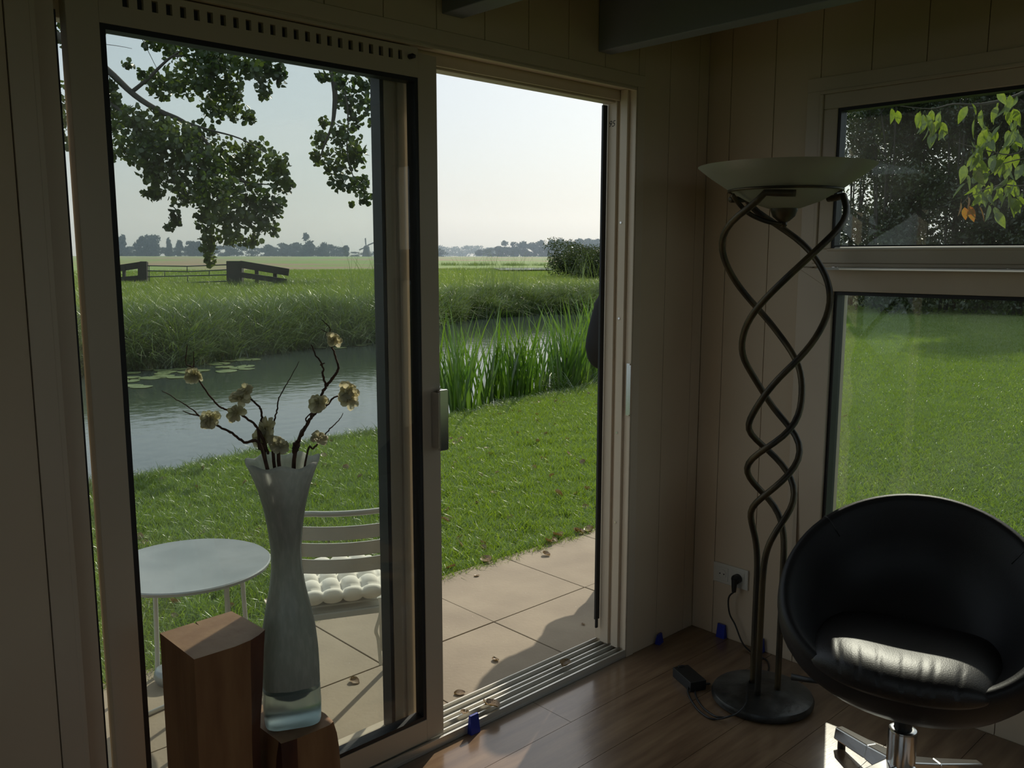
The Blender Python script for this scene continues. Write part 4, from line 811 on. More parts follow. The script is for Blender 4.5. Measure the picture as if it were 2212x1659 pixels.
for sx in (1, -1):
    c_ = MB().tube(catmull([(.14*sx,0,1.415),(.20*sx,-.01,1.34),(.24*sx,-.03,1.14),(.225*sx,.03,1.07),(.165*sx,.19,1.08)], 5), [.066]*6+[.062]*5+[.056]*5+[.046]*5, 14).build('sleeve', 'blackcloth', pe_, True)
    MB().tube(catmull([(.075*sx,0,.92),(.076*sx,.005,.74),(.078*sx,.01,.50),(.080*sx,-.005,.12),(.080*sx,-.005,.07)], 5), [.085]*5+[.060]*5+[.047]*5+[.041]*6, 16).build('trouser_leg', 'jacket', pe_, True)
    x0 = .083*sx
    MB().tube([(x0,-.045,.035),(x0,-.02,.05),(x0,.05,.045),(x0+.01*sx,.13,.032),(x0+.01*sx,.185,.024)], [.032,.044,.044,.042,.026], 14).build('shoe', 'blackcloth', pe_, True)
    for f_ in range(4):
        bx_ = (.10-.013*f_+.02)*sx; MB().tube(catmull([((.11)*sx,.265,1.105-.012*f_+.02),(.085*sx,.315,1.11-.018*f_+.02),(.06*sx,.335,1.10-.018*f_+.02),(.045*sx,.32,1.095-.018*f_+.02)], 3), .0085-.0008*f_, 8).build('finger', 'skin', pe_, True)
    MB().tube(catmull([(.115*sx,.25,1.12),(.085*sx,.275,1.145),(.06*sx,.29,1.15)], 3), .010, 8).build('thumb', 'skin', pe_, True)
hd_ = MB(); nh = 24
for i in range(15):
    t = i/14; a = pi*t; z = 1.615-.125*cos(a)
    for k in range(nh):
        b_ = 2*pi*k/nh; rx = .073*sin(a)**.75; ry = .092*sin(a)**.75; yy = .02+ry*sin(b_) + (.012*math.exp(-((z-1.61)/.018)**2)*max(0, sin(b_))**30 if 1 else 0) - (.01 if z < 1.56 and sin(b_) < 0 else 0)
        hd_.v.append((rx*cos(b_)*(1 if z > 1.58 else .86), yy, z))
for i in range(14):
    for k in range(nh): hd_.f.append((i*nh+k, i*nh+(k+1)%nh, (i+1)*nh+(k+1)%nh, (i+1)*nh+k)); hd_.mi.append(0)
hd_.build('head', 'skin', pe_, True)
MB().lathe([(.0, .0), (.006, .004), (.008, .012), (.004, .030), (0, .032)], c=(0, .116, 1.585), n=10).build('nose', 'skin', pe_, True)
for sx in (1, -1):
    MB().lathe([(0,-.007), (.010,0), (0,.007)], c=(.030*sx, .101, 1.625), n=10, sy=.5).build('eye', 'blackcloth', pe_, True)
    MB().tube([(.074*sx, .01, 1.64), (.082*sx, .0, 1.62), (.076*sx, .01, 1.585)], [.008, .012, .007], 8).build('ear', 'skin', pe_, True)
MB().tube([(-.02, .103, 1.553), (0, .107, 1.552), (.02, .103, 1.553)], [.002, .004, .002], 6).build('mouth', 'jacket', pe_, True)
hr = MB()
for i in range(12):
    t = i/11; z = 1.748 - .20*t
    for k in range(nh):
        b_ = 2*pi*k/nh; rr_ = .088*min(1, (1-(1-min(1, t*2.2))**2)**.5+.02); front = max(0, sin(b_)); cut = front > .35 and z < 1.665
        hr.v.append((rr_*.95*cos(b_), .012+(rr_*1.12*sin(b_) if not cut else rr_*.4), z))
for i in range(11):
    for k in range(nh): hr.f.append((i*nh+k, i*nh+(k+1)%nh, (i+1)*nh+(k+1)%nh, (i+1)*nh+k)); hr.mi.append(0)
hr.build('hair', 'hair', pe_, True)

# ---------------------------------------------------------------- field gate and fences
def rails(root, lst, name, m, round_=False):
    o0 = Vector(root.location)
    for p, q, w_, h_2 in lst:
        p, q = Vector(p)-o0, Vector(q)-o0
        if round_: MB().tube([p, q], w_/2, 8).build(name, m, root, True)
        else: MB().beam(p, q, w_, h_2).build(name, m, root)
L0 = [((12.279,40.593,1.071),(12.194,40.489,0.154),0.120,0.130),((12.831,40.103,1.227),(12.718,39.982,0.093),0.140,0.140),((12.952,39.906,1.244),(12.849,39.770,0.157),0.300,0.270)]; R0 = [((14.228,33.235,1.272),(14.131,33.104,0.161),0.620,0.500),((14.878,32.597,1.148),(14.816,32.502,0.383),0.150,0.150),((15.436,32.050,1.046),(15.378,31.972,0.384),0.150,0.150)]
f1 = empty('fence', L0[2][1]); tag(f1, 'dark timber fence left of the field gate with thick end post', 'fence'); rails(f1, [((12.001,40.827,0.928),(12.826,40.080,1.092),0.070,0.300),((11.945,40.767,0.369),(12.764,40.014,0.468),0.070,0.300)], 'rail', 'fence'); rails(f1, L0, 'post', 'fence')
f2 = empty('fence', R0[0][1]); tag(f2, 'dark timber fence sloping down right of the field gate', 'fence'); rails(f2, [((14.240,32.788,1.176),(15.688,31.354,0.839),0.070,0.300),((14.197,32.741,0.738),(15.586,31.374,0.459),0.070,0.220)], 'rail', 'fence'); rails(f2, R0, 'post', 'fence')
gt = empty('field_gate', L0[2][1]); tag(gt, 'thin bent metal pipe field gate between two timber fences', 'gate'); rails(gt, [((12.990,39.607,1.066),(13.545,36.550,1.061),0.050,0.050),((13.545,36.550,1.061),(14.029,33.324,1.155),0.050,0.050),((12.967,39.582,0.831),(13.533,36.458,0.825),0.050,0.050),((13.533,36.458,0.825),(14.008,33.302,0.945),0.050,0.050),((12.940,39.553,0.555),(13.987,33.279,0.729),0.050,0.050),((12.908,39.518,0.231),(13.961,33.250,0.464),0.055,0.055),((12.875,39.483,-0.101),(13.934,33.222,0.200),0.050,0.050)], 'rail', 'gate', True); rails(gt, [((13.551,36.517,1.061),(13.531,36.487,0.844),0.040,0.040),((13.225,38.228,0.825),(13.202,38.204,0.595),0.040,0.040),((13.796,34.819,0.900),(13.776,34.797,0.693),0.040,0.040),((13.515,36.438,0.639),(13.487,36.401,0.353),0.040,0.040),((13.183,38.102,0.282),(13.151,38.067,-0.048),0.040,0.040),((13.018,39.468,1.067),(12.905,39.329,-0.098),0.040,0.040)], 'upright', 'gate', True)
p = Vector(R0[0][1]); o_ = scatter('gate_weeds', np.array([(p.x+random.uniform(-.6, 3.6), p.y+random.uniform(-2.2, .6), .2) for _ in range(70)]), tall, .5, .8); tag(o_, 'dark green nettles and weeds around the right gate post', 'weeds')

# ---------------------------------------------------------------- alder hanging over the pond
def tree_obj(name, label, lines, cl, n, size, lm, bm_, seed, shape='round', group=None):
    o0 = Vector(lines[0][0][0]); t = empty(name, o0); tag(t, label, 'tree', group); mb = MB()
    for pts, r0, r1 in lines:
        c_ = catmull(pts, 4); mb.tube([p-o0 for p in c_], [r0+(r1-r0)*(i/(len(c_)-1))**.8 for i in range(len(c_))], 8)
    mb.build('branches', bm_, t, True)
    cl = np.array(cl, float); cl[:, :3] -= np.array(o0)
    o = mesh_obj('leaves', leaf_cloud('leaves', cl, n, size, lm, shape=shape, seed=seed), t); o['kind'] = 'stuff'; return t
AB = [([(-1.663,9.507,0.791),(-1.489,9.730,2.719),(-1.268,9.609,3.850),(-0.906,9.090,4.358)],0.2,0.11),
([(-1.504,9.714,2.574),(-0.949,9.144,3.730),(-0.233,8.209,3.820),(0.119,7.552,3.588),(0.352,7.280,3.327),(0.532,7.059,3.070),(0.698,6.870,2.913),(0.854,6.704,2.814),(0.986,6.545,2.643),(1.091,6.391,2.373),(1.197,6.237,2.103)],0.06,0.008),
([(0.511,7.083,3.093),(0.646,6.982,3.228),(0.740,6.916,3.341),(0.840,6.843,3.445),(1.011,6.706,3.567),(1.287,6.468,3.680)],0.022,0.007),
([(0.127,7.633,3.339),(0.328,7.242,3.025),(0.536,6.997,2.778),(0.774,6.718,2.508),(0.997,6.489,2.418),(1.210,6.252,2.238),(1.471,5.997,2.193)],0.022,0.005),
([(0.939,6.562,2.508),(0.961,6.451,2.058),(0.928,6.383,1.562)],0.01,0.003),
([(0.854,6.704,2.814),(1.028,6.523,2.733),(1.251,6.295,2.644),(1.465,6.057,2.464)],0.014,0.004),
([(0.840,6.843,3.445),(1.066,6.631,3.454),(1.324,6.374,3.387),(1.583,6.117,3.320)],0.01,0.003),
([(1.213,6.254,2.261),(1.321,6.103,2.013),(1.348,6.032,1.788)],0.008,0.003),
([(0.626,6.893,2.688),(0.566,6.896,2.417),(0.622,6.789,2.147)],0.009,0.003),
([(0.341,7.356,3.656),(0.433,7.287,3.746),(0.543,7.206,3.859)],0.006,0.005),
([(0.355,7.324,3.566),(0.479,7.203,3.543),(0.560,7.123,3.521)],0.003,0.002),
([(0.625,7.093,3.679),(0.697,6.970,3.408),(0.770,6.848,3.138)],0.004,0.002),
([(-0.906,9.090,4.358),(0.130,8.051,4.742),(1.041,6.871,4.535),(1.782,6.064,3.996),(1.941,5.833,3.590),(1.971,5.719,3.163),(1.946,5.693,2.915),(1.911,5.694,2.757),(1.840,5.725,2.577),(1.793,5.742,2.442)],0.07,0.004),
([(1.977,5.772,3.455),(2.040,5.640,3.095),(2.037,5.589,2.825),(1.999,5.562,2.509),(2.034,5.466,2.194),(2.089,5.391,2.082)],0.012,0.003),
([(1.954,5.848,3.726),(2.201,5.579,3.546),(2.298,5.415,3.186),(2.270,5.352,2.735)],0.014,0.003),
([(1.917,5.701,2.816),(2.005,5.601,2.735),(2.045,5.545,2.645)],0.005,0.002)]
p = Vector(AB[0][0][0]); AB[0][0].insert(0, (p.x, p.y, -.15))
tree_obj('alder_tree', 'leafy alder with round leaves hanging over the pond at upper left', AB, [(0.83,7.27,3.63,0.112,0.112,0.065,0.19),
(0.96,7.14,3.59,0.156,0.156,0.135,0.49),
(1.04,6.68,3.48,0.173,0.173,0.184,0.75),
(1.10,6.31,3.37,0.190,0.190,0.179,0.84),
(1.16,5.95,3.28,0.186,0.186,0.150,0.73),
(1.45,6.10,3.30,0.150,0.150,0.145,0.55),
(1.55,6.02,3.24,0.064,0.064,0.130,0.23),
(0.36,6.69,3.27,0.066,0.066,0.050,0.11),
(0.44,6.61,3.19,0.049,0.049,0.050,0.08),
(0.93,7.35,3.27,0.205,0.205,0.165,0.73),
(0.97,6.87,3.26,0.176,0.176,0.213,0.85),
(0.97,6.34,3.18,0.189,0.189,0.229,1.05),
(1.20,6.35,3.08,0.129,0.129,0.208,0.66),
(1.32,6.90,3.03,0.204,0.204,0.165,0.73),
(1.45,6.67,2.94,0.135,0.135,0.098,0.32),
(1.50,6.54,2.89,0.054,0.054,0.054,0.08),
(1.40,6.11,3.10,0.086,0.086,0.114,0.27),
(0.38,7.19,3.07,0.069,0.069,0.199,0.36),
(0.43,7.33,2.85,0.097,0.097,0.213,0.50),
(0.35,6.61,2.72,0.173,0.173,0.200,0.89),
(0.68,6.92,2.74,0.218,0.218,0.211,1.04),
(0.69,6.52,2.57,0.253,0.253,0.256,1.50),
(1.11,6.92,2.69,0.225,0.225,0.191,0.92),
(0.41,6.50,2.42,0.186,0.186,0.190,0.90),
(0.51,7.20,2.57,0.141,0.141,0.149,0.50),
(0.43,7.51,2.55,0.054,0.054,0.120,0.17),
(0.82,6.30,2.35,0.294,0.294,0.254,1.72),
(1.30,6.71,2.46,0.270,0.270,0.245,1.36),
(1.49,6.49,2.45,0.234,0.234,0.261,1.27),
(1.26,5.61,2.29,0.140,0.140,0.209,0.77),
(1.63,6.11,2.21,0.080,0.080,0.118,0.24),
(0.83,5.96,2.07,0.246,0.246,0.223,1.36),
(1.23,6.20,2.06,0.238,0.238,0.199,1.08),
(1.36,5.99,2.01,0.180,0.180,0.166,0.73),
(0.54,6.51,2.24,0.189,0.189,0.142,0.69),
(0.50,6.67,2.09,0.110,0.110,0.072,0.22),
(0.92,6.89,2.12,0.179,0.179,0.151,0.62),
(0.63,6.50,1.87,0.068,0.068,0.113,0.22),
(0.52,6.37,1.78,0.054,0.054,0.050,0.09),
(1.02,6.61,1.89,0.141,0.141,0.187,0.62),
(0.90,6.36,1.65,0.086,0.086,0.177,0.39),
(1.04,6.64,1.49,0.058,0.058,0.108,0.17),
(0.99,6.04,1.82,0.177,0.177,0.163,0.73),
(1.22,5.93,1.83,0.161,0.161,0.134,0.55),
(1.53,6.23,1.77,0.071,0.071,0.070,0.14),
(1.22,6.13,1.65,0.113,0.113,0.073,0.22),
(1.09,6.26,1.67,0.130,0.130,0.094,0.32),
(1.77,5.58,3.20,0.109,0.109,0.061,0.20),
(1.78,5.28,3.12,0.123,0.123,0.099,0.35),
(2.43,5.85,3.24,0.172,0.172,0.137,0.53),
(2.08,5.08,3.07,0.062,0.062,0.200,0.35),
(2.26,5.86,3.06,0.157,0.157,0.152,0.55),
(2.17,5.32,2.90,0.111,0.111,0.181,0.51),
(2.33,5.89,2.89,0.082,0.082,0.099,0.20),
(2.19,5.29,2.68,0.051,0.051,0.155,0.22),
(2.08,6.10,2.86,0.054,0.054,0.066,0.10),
(1.84,5.81,2.65,0.087,0.087,0.095,0.22),
(1.85,5.41,2.66,0.126,0.126,0.143,0.48),
(1.90,5.96,2.49,0.075,0.075,0.097,0.19),
(2.01,5.75,2.44,0.176,0.176,0.176,0.71),
(2.16,5.64,2.53,0.115,0.115,0.176,0.49),
(1.92,5.53,2.21,0.155,0.155,0.094,0.38),
(1.92,5.22,2.17,0.092,0.092,0.112,0.29),
(2.16,5.50,2.07,0.079,0.079,0.069,0.15),
(1.96,5.02,2.08,0.046,0.046,0.080,0.12),
(2.08,5.63,2.02,0.044,0.044,0.037,0.05),
(0.26,7.98,3.82,0.342,0.342,0.285,1.63),
(-0.21,8.05,3.58,0.333,0.333,0.370,2.12),
(-0.49,8.90,3.86,0.386,0.386,0.434,2.59),
(-1.00,8.67,4.07,0.399,0.399,0.409,2.82),
(0.07,7.95,4.31,0.408,0.408,0.278,1.96),
(0.88,7.69,4.29,0.425,0.425,0.241,1.66),
(1.31,6.70,3.94,0.333,0.333,0.185,1.13),
(1.99,6.45,3.84,0.230,0.230,0.168,0.70),
(2.34,5.95,3.58,0.227,0.227,0.190,0.79),
(2.74,6.02,3.80,0.196,0.196,0.245,0.82),
(-0.77,9.27,3.22,0.315,0.315,0.443,2.12),
(0.10,8.07,2.94,0.268,0.268,0.383,1.69),
(-0.16,8.28,2.23,0.193,0.193,0.290,0.96)], 12500, .060, 'leaf', 'barkgrey', 11)
# ---------------------------------------------------------------- cherry twig close to the window
CB_ = [([(4.349,-0.436,3.757),(3.809,-0.370,2.929),(3.433,-0.211,2.648),(3.231,-0.051,2.492),(3.059,0.100,2.435),(2.934,0.218,2.435),(2.827,0.313,2.406),(2.673,0.462,2.426)],0.02,0.002),([(3.433,-0.211,2.648),(3.340,-0.185,2.336),(3.196,-0.089,2.138),(3.052,0.050,2.152),(2.912,0.193,2.208)],0.009,0.0015),([(3.340,-0.185,2.336),(3.241,-0.166,1.969),(3.093,-0.031,1.940),(2.963,0.080,1.883),(2.904,0.122,1.813)],0.006,0.0015),([(3.235,-0.131,2.110),(3.083,0.000,2.053),(2.989,0.067,1.940)],0.004,0.0015)]
o0 = Vector(CB_[0][0][0]); ct = empty('cherry_tree', (o0.x+.5, o0.y-1.2, -.15)); tag(ct, 'near cherry tree twigs with drooping bright green leaves outside the window', 'tree')
mb = MB(); off_ = Vector(ct.location)
mb.tube([Vector((0, 0, 0)), Vector((0, .05, 1.6)), Vector((-.1, .3, 2.6)), o0-off_], [.10, .085, .06, .02], 12)
for pts, r0, r1 in CB_: c_ = catmull(pts, 4); mb.tube([p-off_ for p in c_], [r0+(r1-r0)*(i/(len(c_)-1))**.8 for i in range(len(c_))], 7)
mb.build('branches', 'barkgrey', ct, True)
def cleaf(seed):
    mb = MB(); n1 = 7
    for i in range(n1+1):
        u = i/n1; wd = .5*(sin(pi*u**.8)**.9)*(1-u*.25)+.004; dr = -.25*u*u
        for v in (-1, 0, 1): mb.v.append((v*wd*.55, .0 + .16*abs(v)*wd + dr*.3*(seed % 3), -u + .0*dr))
    for i in range(n1):
        for j in range(2): q = i*3+j; mb.f.append((q, q+1, q+4, q+3)); mb.mi.append(0)
    mb.tube([(0, 0, 0), (0, .03, .22)], .012, 4); return mb
cs = [cleaf(i).build('leaf', 'cherry', smooth=True) for i in range(3)]; cr_ = cleaf(1).build('leaf', 'cherry_red', smooth=True)
for i, p in enumerate([(2.877,0.372,2.358),(2.808,0.314,2.358),(2.842,0.261,2.377),(2.811,0.366,2.376),(2.815,0.249,2.319),(2.953,0.301,2.405),(2.685,0.295,2.356),(2.761,0.238,2.321),(2.826,0.307,2.385),(2.924,0.344,2.414),(2.691,0.282,2.352),(2.741,0.338,2.385),(2.885,0.230,2.295),(2.959,0.291,2.318),(2.835,0.250,2.296),(2.874,0.248,2.302),(2.555,0.399,2.376),(2.584,0.445,2.397),(2.731,0.292,2.318),(2.781,0.277,2.258),(2.855,0.327,2.306),(2.798,0.269,2.254),(2.912,0.323,2.317),(2.997,0.158,2.423),(2.968,0.124,2.434),(2.935,0.054,2.383),(3.141,0.120,2.365),(3.017,0.118,2.343),(3.182,-0.007,2.438),(3.205,0.008,2.469),(3.180,0.049,2.465),(3.187,0.057,2.418),(3.209,-0.051,2.484),(3.012,-0.005,2.493),(3.040,0.000,2.409),(3.075,-0.052,2.473),(3.181,-0.037,2.325),(3.150,-0.078,2.348),(3.119,-0.087,2.280),(3.144,-0.095,2.373),(3.317,-0.000,2.425),(3.066,-0.085,2.376),(3.155,-0.028,2.387),(3.313,-0.038,2.296),(3.200,0.070,2.249),(3.038,0.037,2.198),(3.198,-0.020,2.281),(3.200,0.030,2.316),(3.137,-0.048,2.250),(3.288,-0.020,2.282),(3.078,0.002,2.264),(2.997,0.036,2.273),(3.050,0.051,2.243),(3.176,0.105,2.315),(3.196,0.090,2.284),(3.153,0.079,2.274),(3.105,0.158,2.224),(3.046,0.056,2.190),(3.123,0.130,2.139),(2.910,0.079,2.154),(3.077,0.096,2.148),(2.986,0.093,2.181),(3.096,0.105,2.156),(2.904,0.046,2.159),(3.041,0.034,2.016),(3.090,0.020,2.068),(3.063,-0.030,2.112),(3.243,0.011,2.093),(3.003,0.064,2.039),(2.959,-0.012,2.017),(3.030,0.011,2.114),(3.188,0.007,2.104),(3.108,0.122,2.018),(3.137,0.018,2.130),(2.901,0.024,2.088),(2.926,0.056,2.123),(3.204,0.010,2.128),(2.887,0.055,2.134),(3.076,-0.154,2.054),(3.157,-0.119,2.193),(3.318,-0.029,2.220),(3.181,-0.053,2.124),(3.282,-0.014,2.098),(3.276,-0.041,2.242),(3.232,-0.070,2.145),(3.162,-0.042,2.183),(3.049,-0.061,2.109),(3.167,-0.050,2.050),(3.280,-0.009,2.106),(3.159,-0.124,2.066),(2.876,0.052,2.020),(2.998,0.085,2.037),(2.925,0.059,2.079),(2.953,0.043,2.055),(2.964,0.135,2.062),(2.883,0.109,2.057),(3.069,0.161,2.016),(2.896,0.029,2.035),(2.948,0.062,1.921),(3.129,0.061,1.911),(3.104,0.099,1.958),(2.973,-0.012,1.954),(3.136,0.075,1.905),(2.921,0.108,1.952),(3.017,0.052,1.902),(3.042,0.069,1.952),(2.923,0.014,1.880),(2.993,-0.004,1.899),(3.140,-0.009,1.928),(3.246,-0.037,1.953),(3.032,0.015,1.907),(3.142,-0.004,1.923),(3.046,-0.105,1.911),(3.211,0.003,1.936),(3.106,-0.093,1.841),(3.116,-0.076,1.896),(3.086,0.033,1.944),(3.153,-0.081,1.864),(3.110,-0.129,1.870),(3.123,-0.064,1.987),(3.207,-0.051,1.982),(3.088,-0.111,1.962),(3.071,-0.139,1.851),(3.214,-0.121,1.895),(3.062,-0.136,1.929),(3.121,-0.013,1.782),(3.155,0.008,1.812),(3.152,0.043,1.826)] + [(2.925,0.074,1.812),(2.921,0.088,1.865),(2.917,0.084,1.825),(2.885,0.116,1.835),(2.967,0.034,1.807),(2.899,0.096,1.804)]):
    src = cr_ if i >= len([(2.877,0.372,2.358),(2.808,0.314,2.358),(2.842,0.261,2.377),(2.811,0.366,2.376),(2.815,0.249,2.319),(2.953,0.301,2.405),(2.685,0.295,2.356),(2.761,0.238,2.321),(2.826,0.307,2.385),(2.924,0.344,2.414),(2.691,0.282,2.352),(2.741,0.338,2.385),(2.885,0.230,2.295),(2.959,0.291,2.318),(2.835,0.250,2.296),(2.874,0.248,2.302),(2.555,0.399,2.376),(2.584,0.445,2.397),(2.731,0.292,2.318),(2.781,0.277,2.258),(2.855,0.327,2.306),(2.798,0.269,2.254),(2.912,0.323,2.317),(2.997,0.158,2.423),(2.968,0.124,2.434),(2.935,0.054,2.383),(3.141,0.120,2.365),(3.017,0.118,2.343),(3.182,-0.007,2.438),(3.205,0.008,2.469),(3.180,0.049,2.465),(3.187,0.057,2.418),(3.209,-0.051,2.484),(3.012,-0.005,2.493),(3.040,0.000,2.409),(3.075,-0.052,2.473),(3.181,-0.037,2.325),(3.150,-0.078,2.348),(3.119,-0.087,2.280),(3.144,-0.095,2.373),(3.317,-0.000,2.425),(3.066,-0.085,2.376),(3.155,-0.028,2.387),(3.313,-0.038,2.296),(3.200,0.070,2.249),(3.038,0.037,2.198),(3.198,-0.020,2.281),(3.200,0.030,2.316),(3.137,-0.048,2.250),(3.288,-0.020,2.282),(3.078,0.002,2.264),(2.997,0.036,2.273),(3.050,0.051,2.243),(3.176,0.105,2.315),(3.196,0.090,2.284),(3.153,0.079,2.274),(3.105,0.158,2.224),(3.046,0.056,2.190),(3.123,0.130,2.139),(2.910,0.079,2.154),(3.077,0.096,2.148),(2.986,0.093,2.181),(3.096,0.105,2.156),(2.904,0.046,2.159),(3.041,0.034,2.016),(3.090,0.020,2.068),(3.063,-0.030,2.112),(3.243,0.011,2.093),(3.003,0.064,2.039),(2.959,-0.012,2.017),(3.030,0.011,2.114),(3.188,0.007,2.104),(3.108,0.122,2.018),(3.137,0.018,2.130),(2.901,0.024,2.088),(2.926,0.056,2.123),(3.204,0.010,2.128),(2.887,0.055,2.134),(3.076,-0.154,2.054),(3.157,-0.119,2.193),(3.318,-0.029,2.220),(3.181,-0.053,2.124),(3.282,-0.014,2.098),(3.276,-0.041,2.242),(3.232,-0.070,2.145),(3.162,-0.042,2.183),(3.049,-0.061,2.109),(3.167,-0.050,2.050),(3.280,-0.009,2.106),(3.159,-0.124,2.066),(2.876,0.052,2.020),(2.998,0.085,2.037),(2.925,0.059,2.079),(2.953,0.043,2.055),(2.964,0.135,2.062),(2.883,0.109,2.057),(3.069,0.161,2.016),(2.896,0.029,2.035),(2.948,0.062,1.921),(3.129,0.061,1.911),(3.104,0.099,1.958),(2.973,-0.012,1.954),(3.136,0.075,1.905),(2.921,0.108,1.952),(3.017,0.052,1.902),(3.042,0.069,1.952),(2.923,0.014,1.880),(2.993,-0.004,1.899),(3.140,-0.009,1.928),(3.246,-0.037,1.953),(3.032,0.015,1.907),(3.142,-0.004,1.923),(3.046,-0.105,1.911),(3.211,0.003,1.936),(3.106,-0.093,1.841),(3.116,-0.076,1.896),(3.086,0.033,1.944),(3.153,-0.081,1.864),(3.110,-0.129,1.870),(3.123,-0.064,1.987),(3.207,-0.051,1.982),(3.088,-0.111,1.962),(3.071,-0.139,1.851),(3.214,-0.121,1.895),(3.062,-0.136,1.929),(3.121,-0.013,1.782),(3.155,0.008,1.812),(3.152,0.043,1.826)]) else cs[i % 3]; c = src.copy(); COL.objects.link(c); c.parent = ct; c.location = Vector(p)-off_; s_ = random.uniform(.085, .125); c.scale = (s_*.9, s_, s_)
    c.rotation_euler = (random.uniform(-.7, .7), random.uniform(-.6, .6), random.uniform(0, 6))
    if src is cr_: c['label'] = 'yellow and red autumn leaf'
for o in cs+[cr_]: bpy.data.objects.remove(o)
for o in ds: bpy.data.objects.remove(o)
# ---------------------------------------------------------------- dark trees at the end of the side lawn
def garden_tree(az, dist, H, spread, n, label, seed, gap=1):
    rr = random.Random(seed); x, y = CX+dist*cos(radians(az)), CY+dist*sin(radians(az)); lines = []; cl = []
    for k in range(5):
        a = rr.uniform(0, 6.28); q = rr.uniform(.3, 1)*spread; top = Vector((x+q*cos(a), y+q*sin(a), H*rr.uniform(.72, 1)))
        b = (x+.2*cos(a), y+.2*sin(a), -.2); mid = Vector((x+q*.35*cos(a+.3), y+q*.35*sin(a+.3), H*.45))
        lines.append(([b, mid, top], .055, .010))
        for j in range(7):
            t = rr.uniform(.12, 1); c = mid.lerp(top, max(0, t*2-1)) if t > .5 else Vector(b).lerp(mid, t*2); a2 = rr.uniform(0, 6.28); q2 = rr.uniform(.2, 1.1)*spread*.7*(1.1-t*.45)
            e = (c.x+q2*cos(a2), c.y+q2*sin(a2), c.z+rr.uniform(.2, .9)); lines.append(([tuple(c), ((c.x+e[0])/2, (c.y+e[1])/2, (c.z+e[2])/2+.1), e], .025, .006))
            s_ = rr.uniform(.35, .75)*gap; cl.append((*e, s_*1.15, s_*1.15, s_, s_**2))
            c2_ = c.lerp(Vector(e), .5); cl.append((*c2_, s_*.8, s_*.8, s_*.7, s_**2*.5))
    tree_obj('garden_tree', label, lines, cl, n, .15, 'leafdark', 'barkgrey', seed, 'leaf')
GT = [(27.6, 33, 7.0, 1.4, 1800, 'sparse young tree at the left edge of the dark tree row', .7), (25.6, 33, 8.0, 1.5, 4800, 'slender tree with sky gaps, second from the left in the dark row', .85),
      (23.9, 31, 9.6, 1.7, 15000, 'bushy dark tree just right of the sky gap', 1.05), (22.1, 32, 10.5, 1.9, 19000, 'tall dense dark tree in the middle of the row', 1.2), (20.3, 30, 10.5, 2.0, 20000, 'dense dark tree behind the dangling cherry leaves', 1.2),
      (18.4, 31, 11, 2.0, 20000, 'dark tree right of the middle behind the cherry twigs', 1.25), (16.5, 29, 11, 2.0, 20000, 'dark tree at the right edge of the window view', 1.25), (14.5, 30, 11, 2.1, 16000, 'dark tree beyond the right edge of the window view', 1.25)]
for i, (a, d_, H, sp_, n, lab, gp) in enumerate(GT): garden_tree(a, d_, H, sp_, n, lab, 31+i, gp)
cl = []; 
for k in range(110):
    a = radians(random.uniform(11, 26.5)); d_ = random.uniform(27.5, 36); cl.append((CX+d_*cos(a), CY+d_*sin(a), random.uniform(0, 1.7), .9, .9, .7, 1))
o_ = mesh_obj('hedge', leaf_cloud('hedge', cl, 26000, .15, 'leafdark', shape='leaf', seed=77)); tag(o_, 'dark hedge undergrowth at the foot of the garden trees', 'hedge', kind='stuff')
cl = []
for k in range(120):
    a = radians(random.uniform(9, 24.6)); d_ = random.uniform(37, 44); cl.append((CX+d_*cos(a), CY+d_*sin(a), random.uniform(.5, 10.5), 1.4, 1.4, 1.1, 1))
o_ = mesh_obj('woodland', leaf_cloud('woodland', cl, 60000, .26, 'leafdark', shape='leaf', seed=78)); tag(o_, 'dark woodland mass standing behind the garden trees', 'wood', kind='stuff')
for i, (x, y) in enumerate([(35.70,33.86),(34.79,31.94),(33.90,30.01)]):
    cl = [(x+random.uniform(-.8, .8), y+random.uniform(-.8, .8), .3+random.uniform(.2, 1.9-.35*i), .8, .8, .55, 1) for _ in range(12)]
    lines = [([(x, y, .15), (x+.1, y, .9), (x+random.uniform(-.8, .8), y, 2.1)], .03, .008) for _ in range(5)]
    tree_obj('willow_bush', ['dark willow bush on the meadow at the right of the open door', 'middle willow bush of the clump right of the open door', 'willow bush half hidden behind the right door jamb'][i], lines, cl, 6500, .13, 'leafdark', 'barkgrey', 51+i, 'leaf')

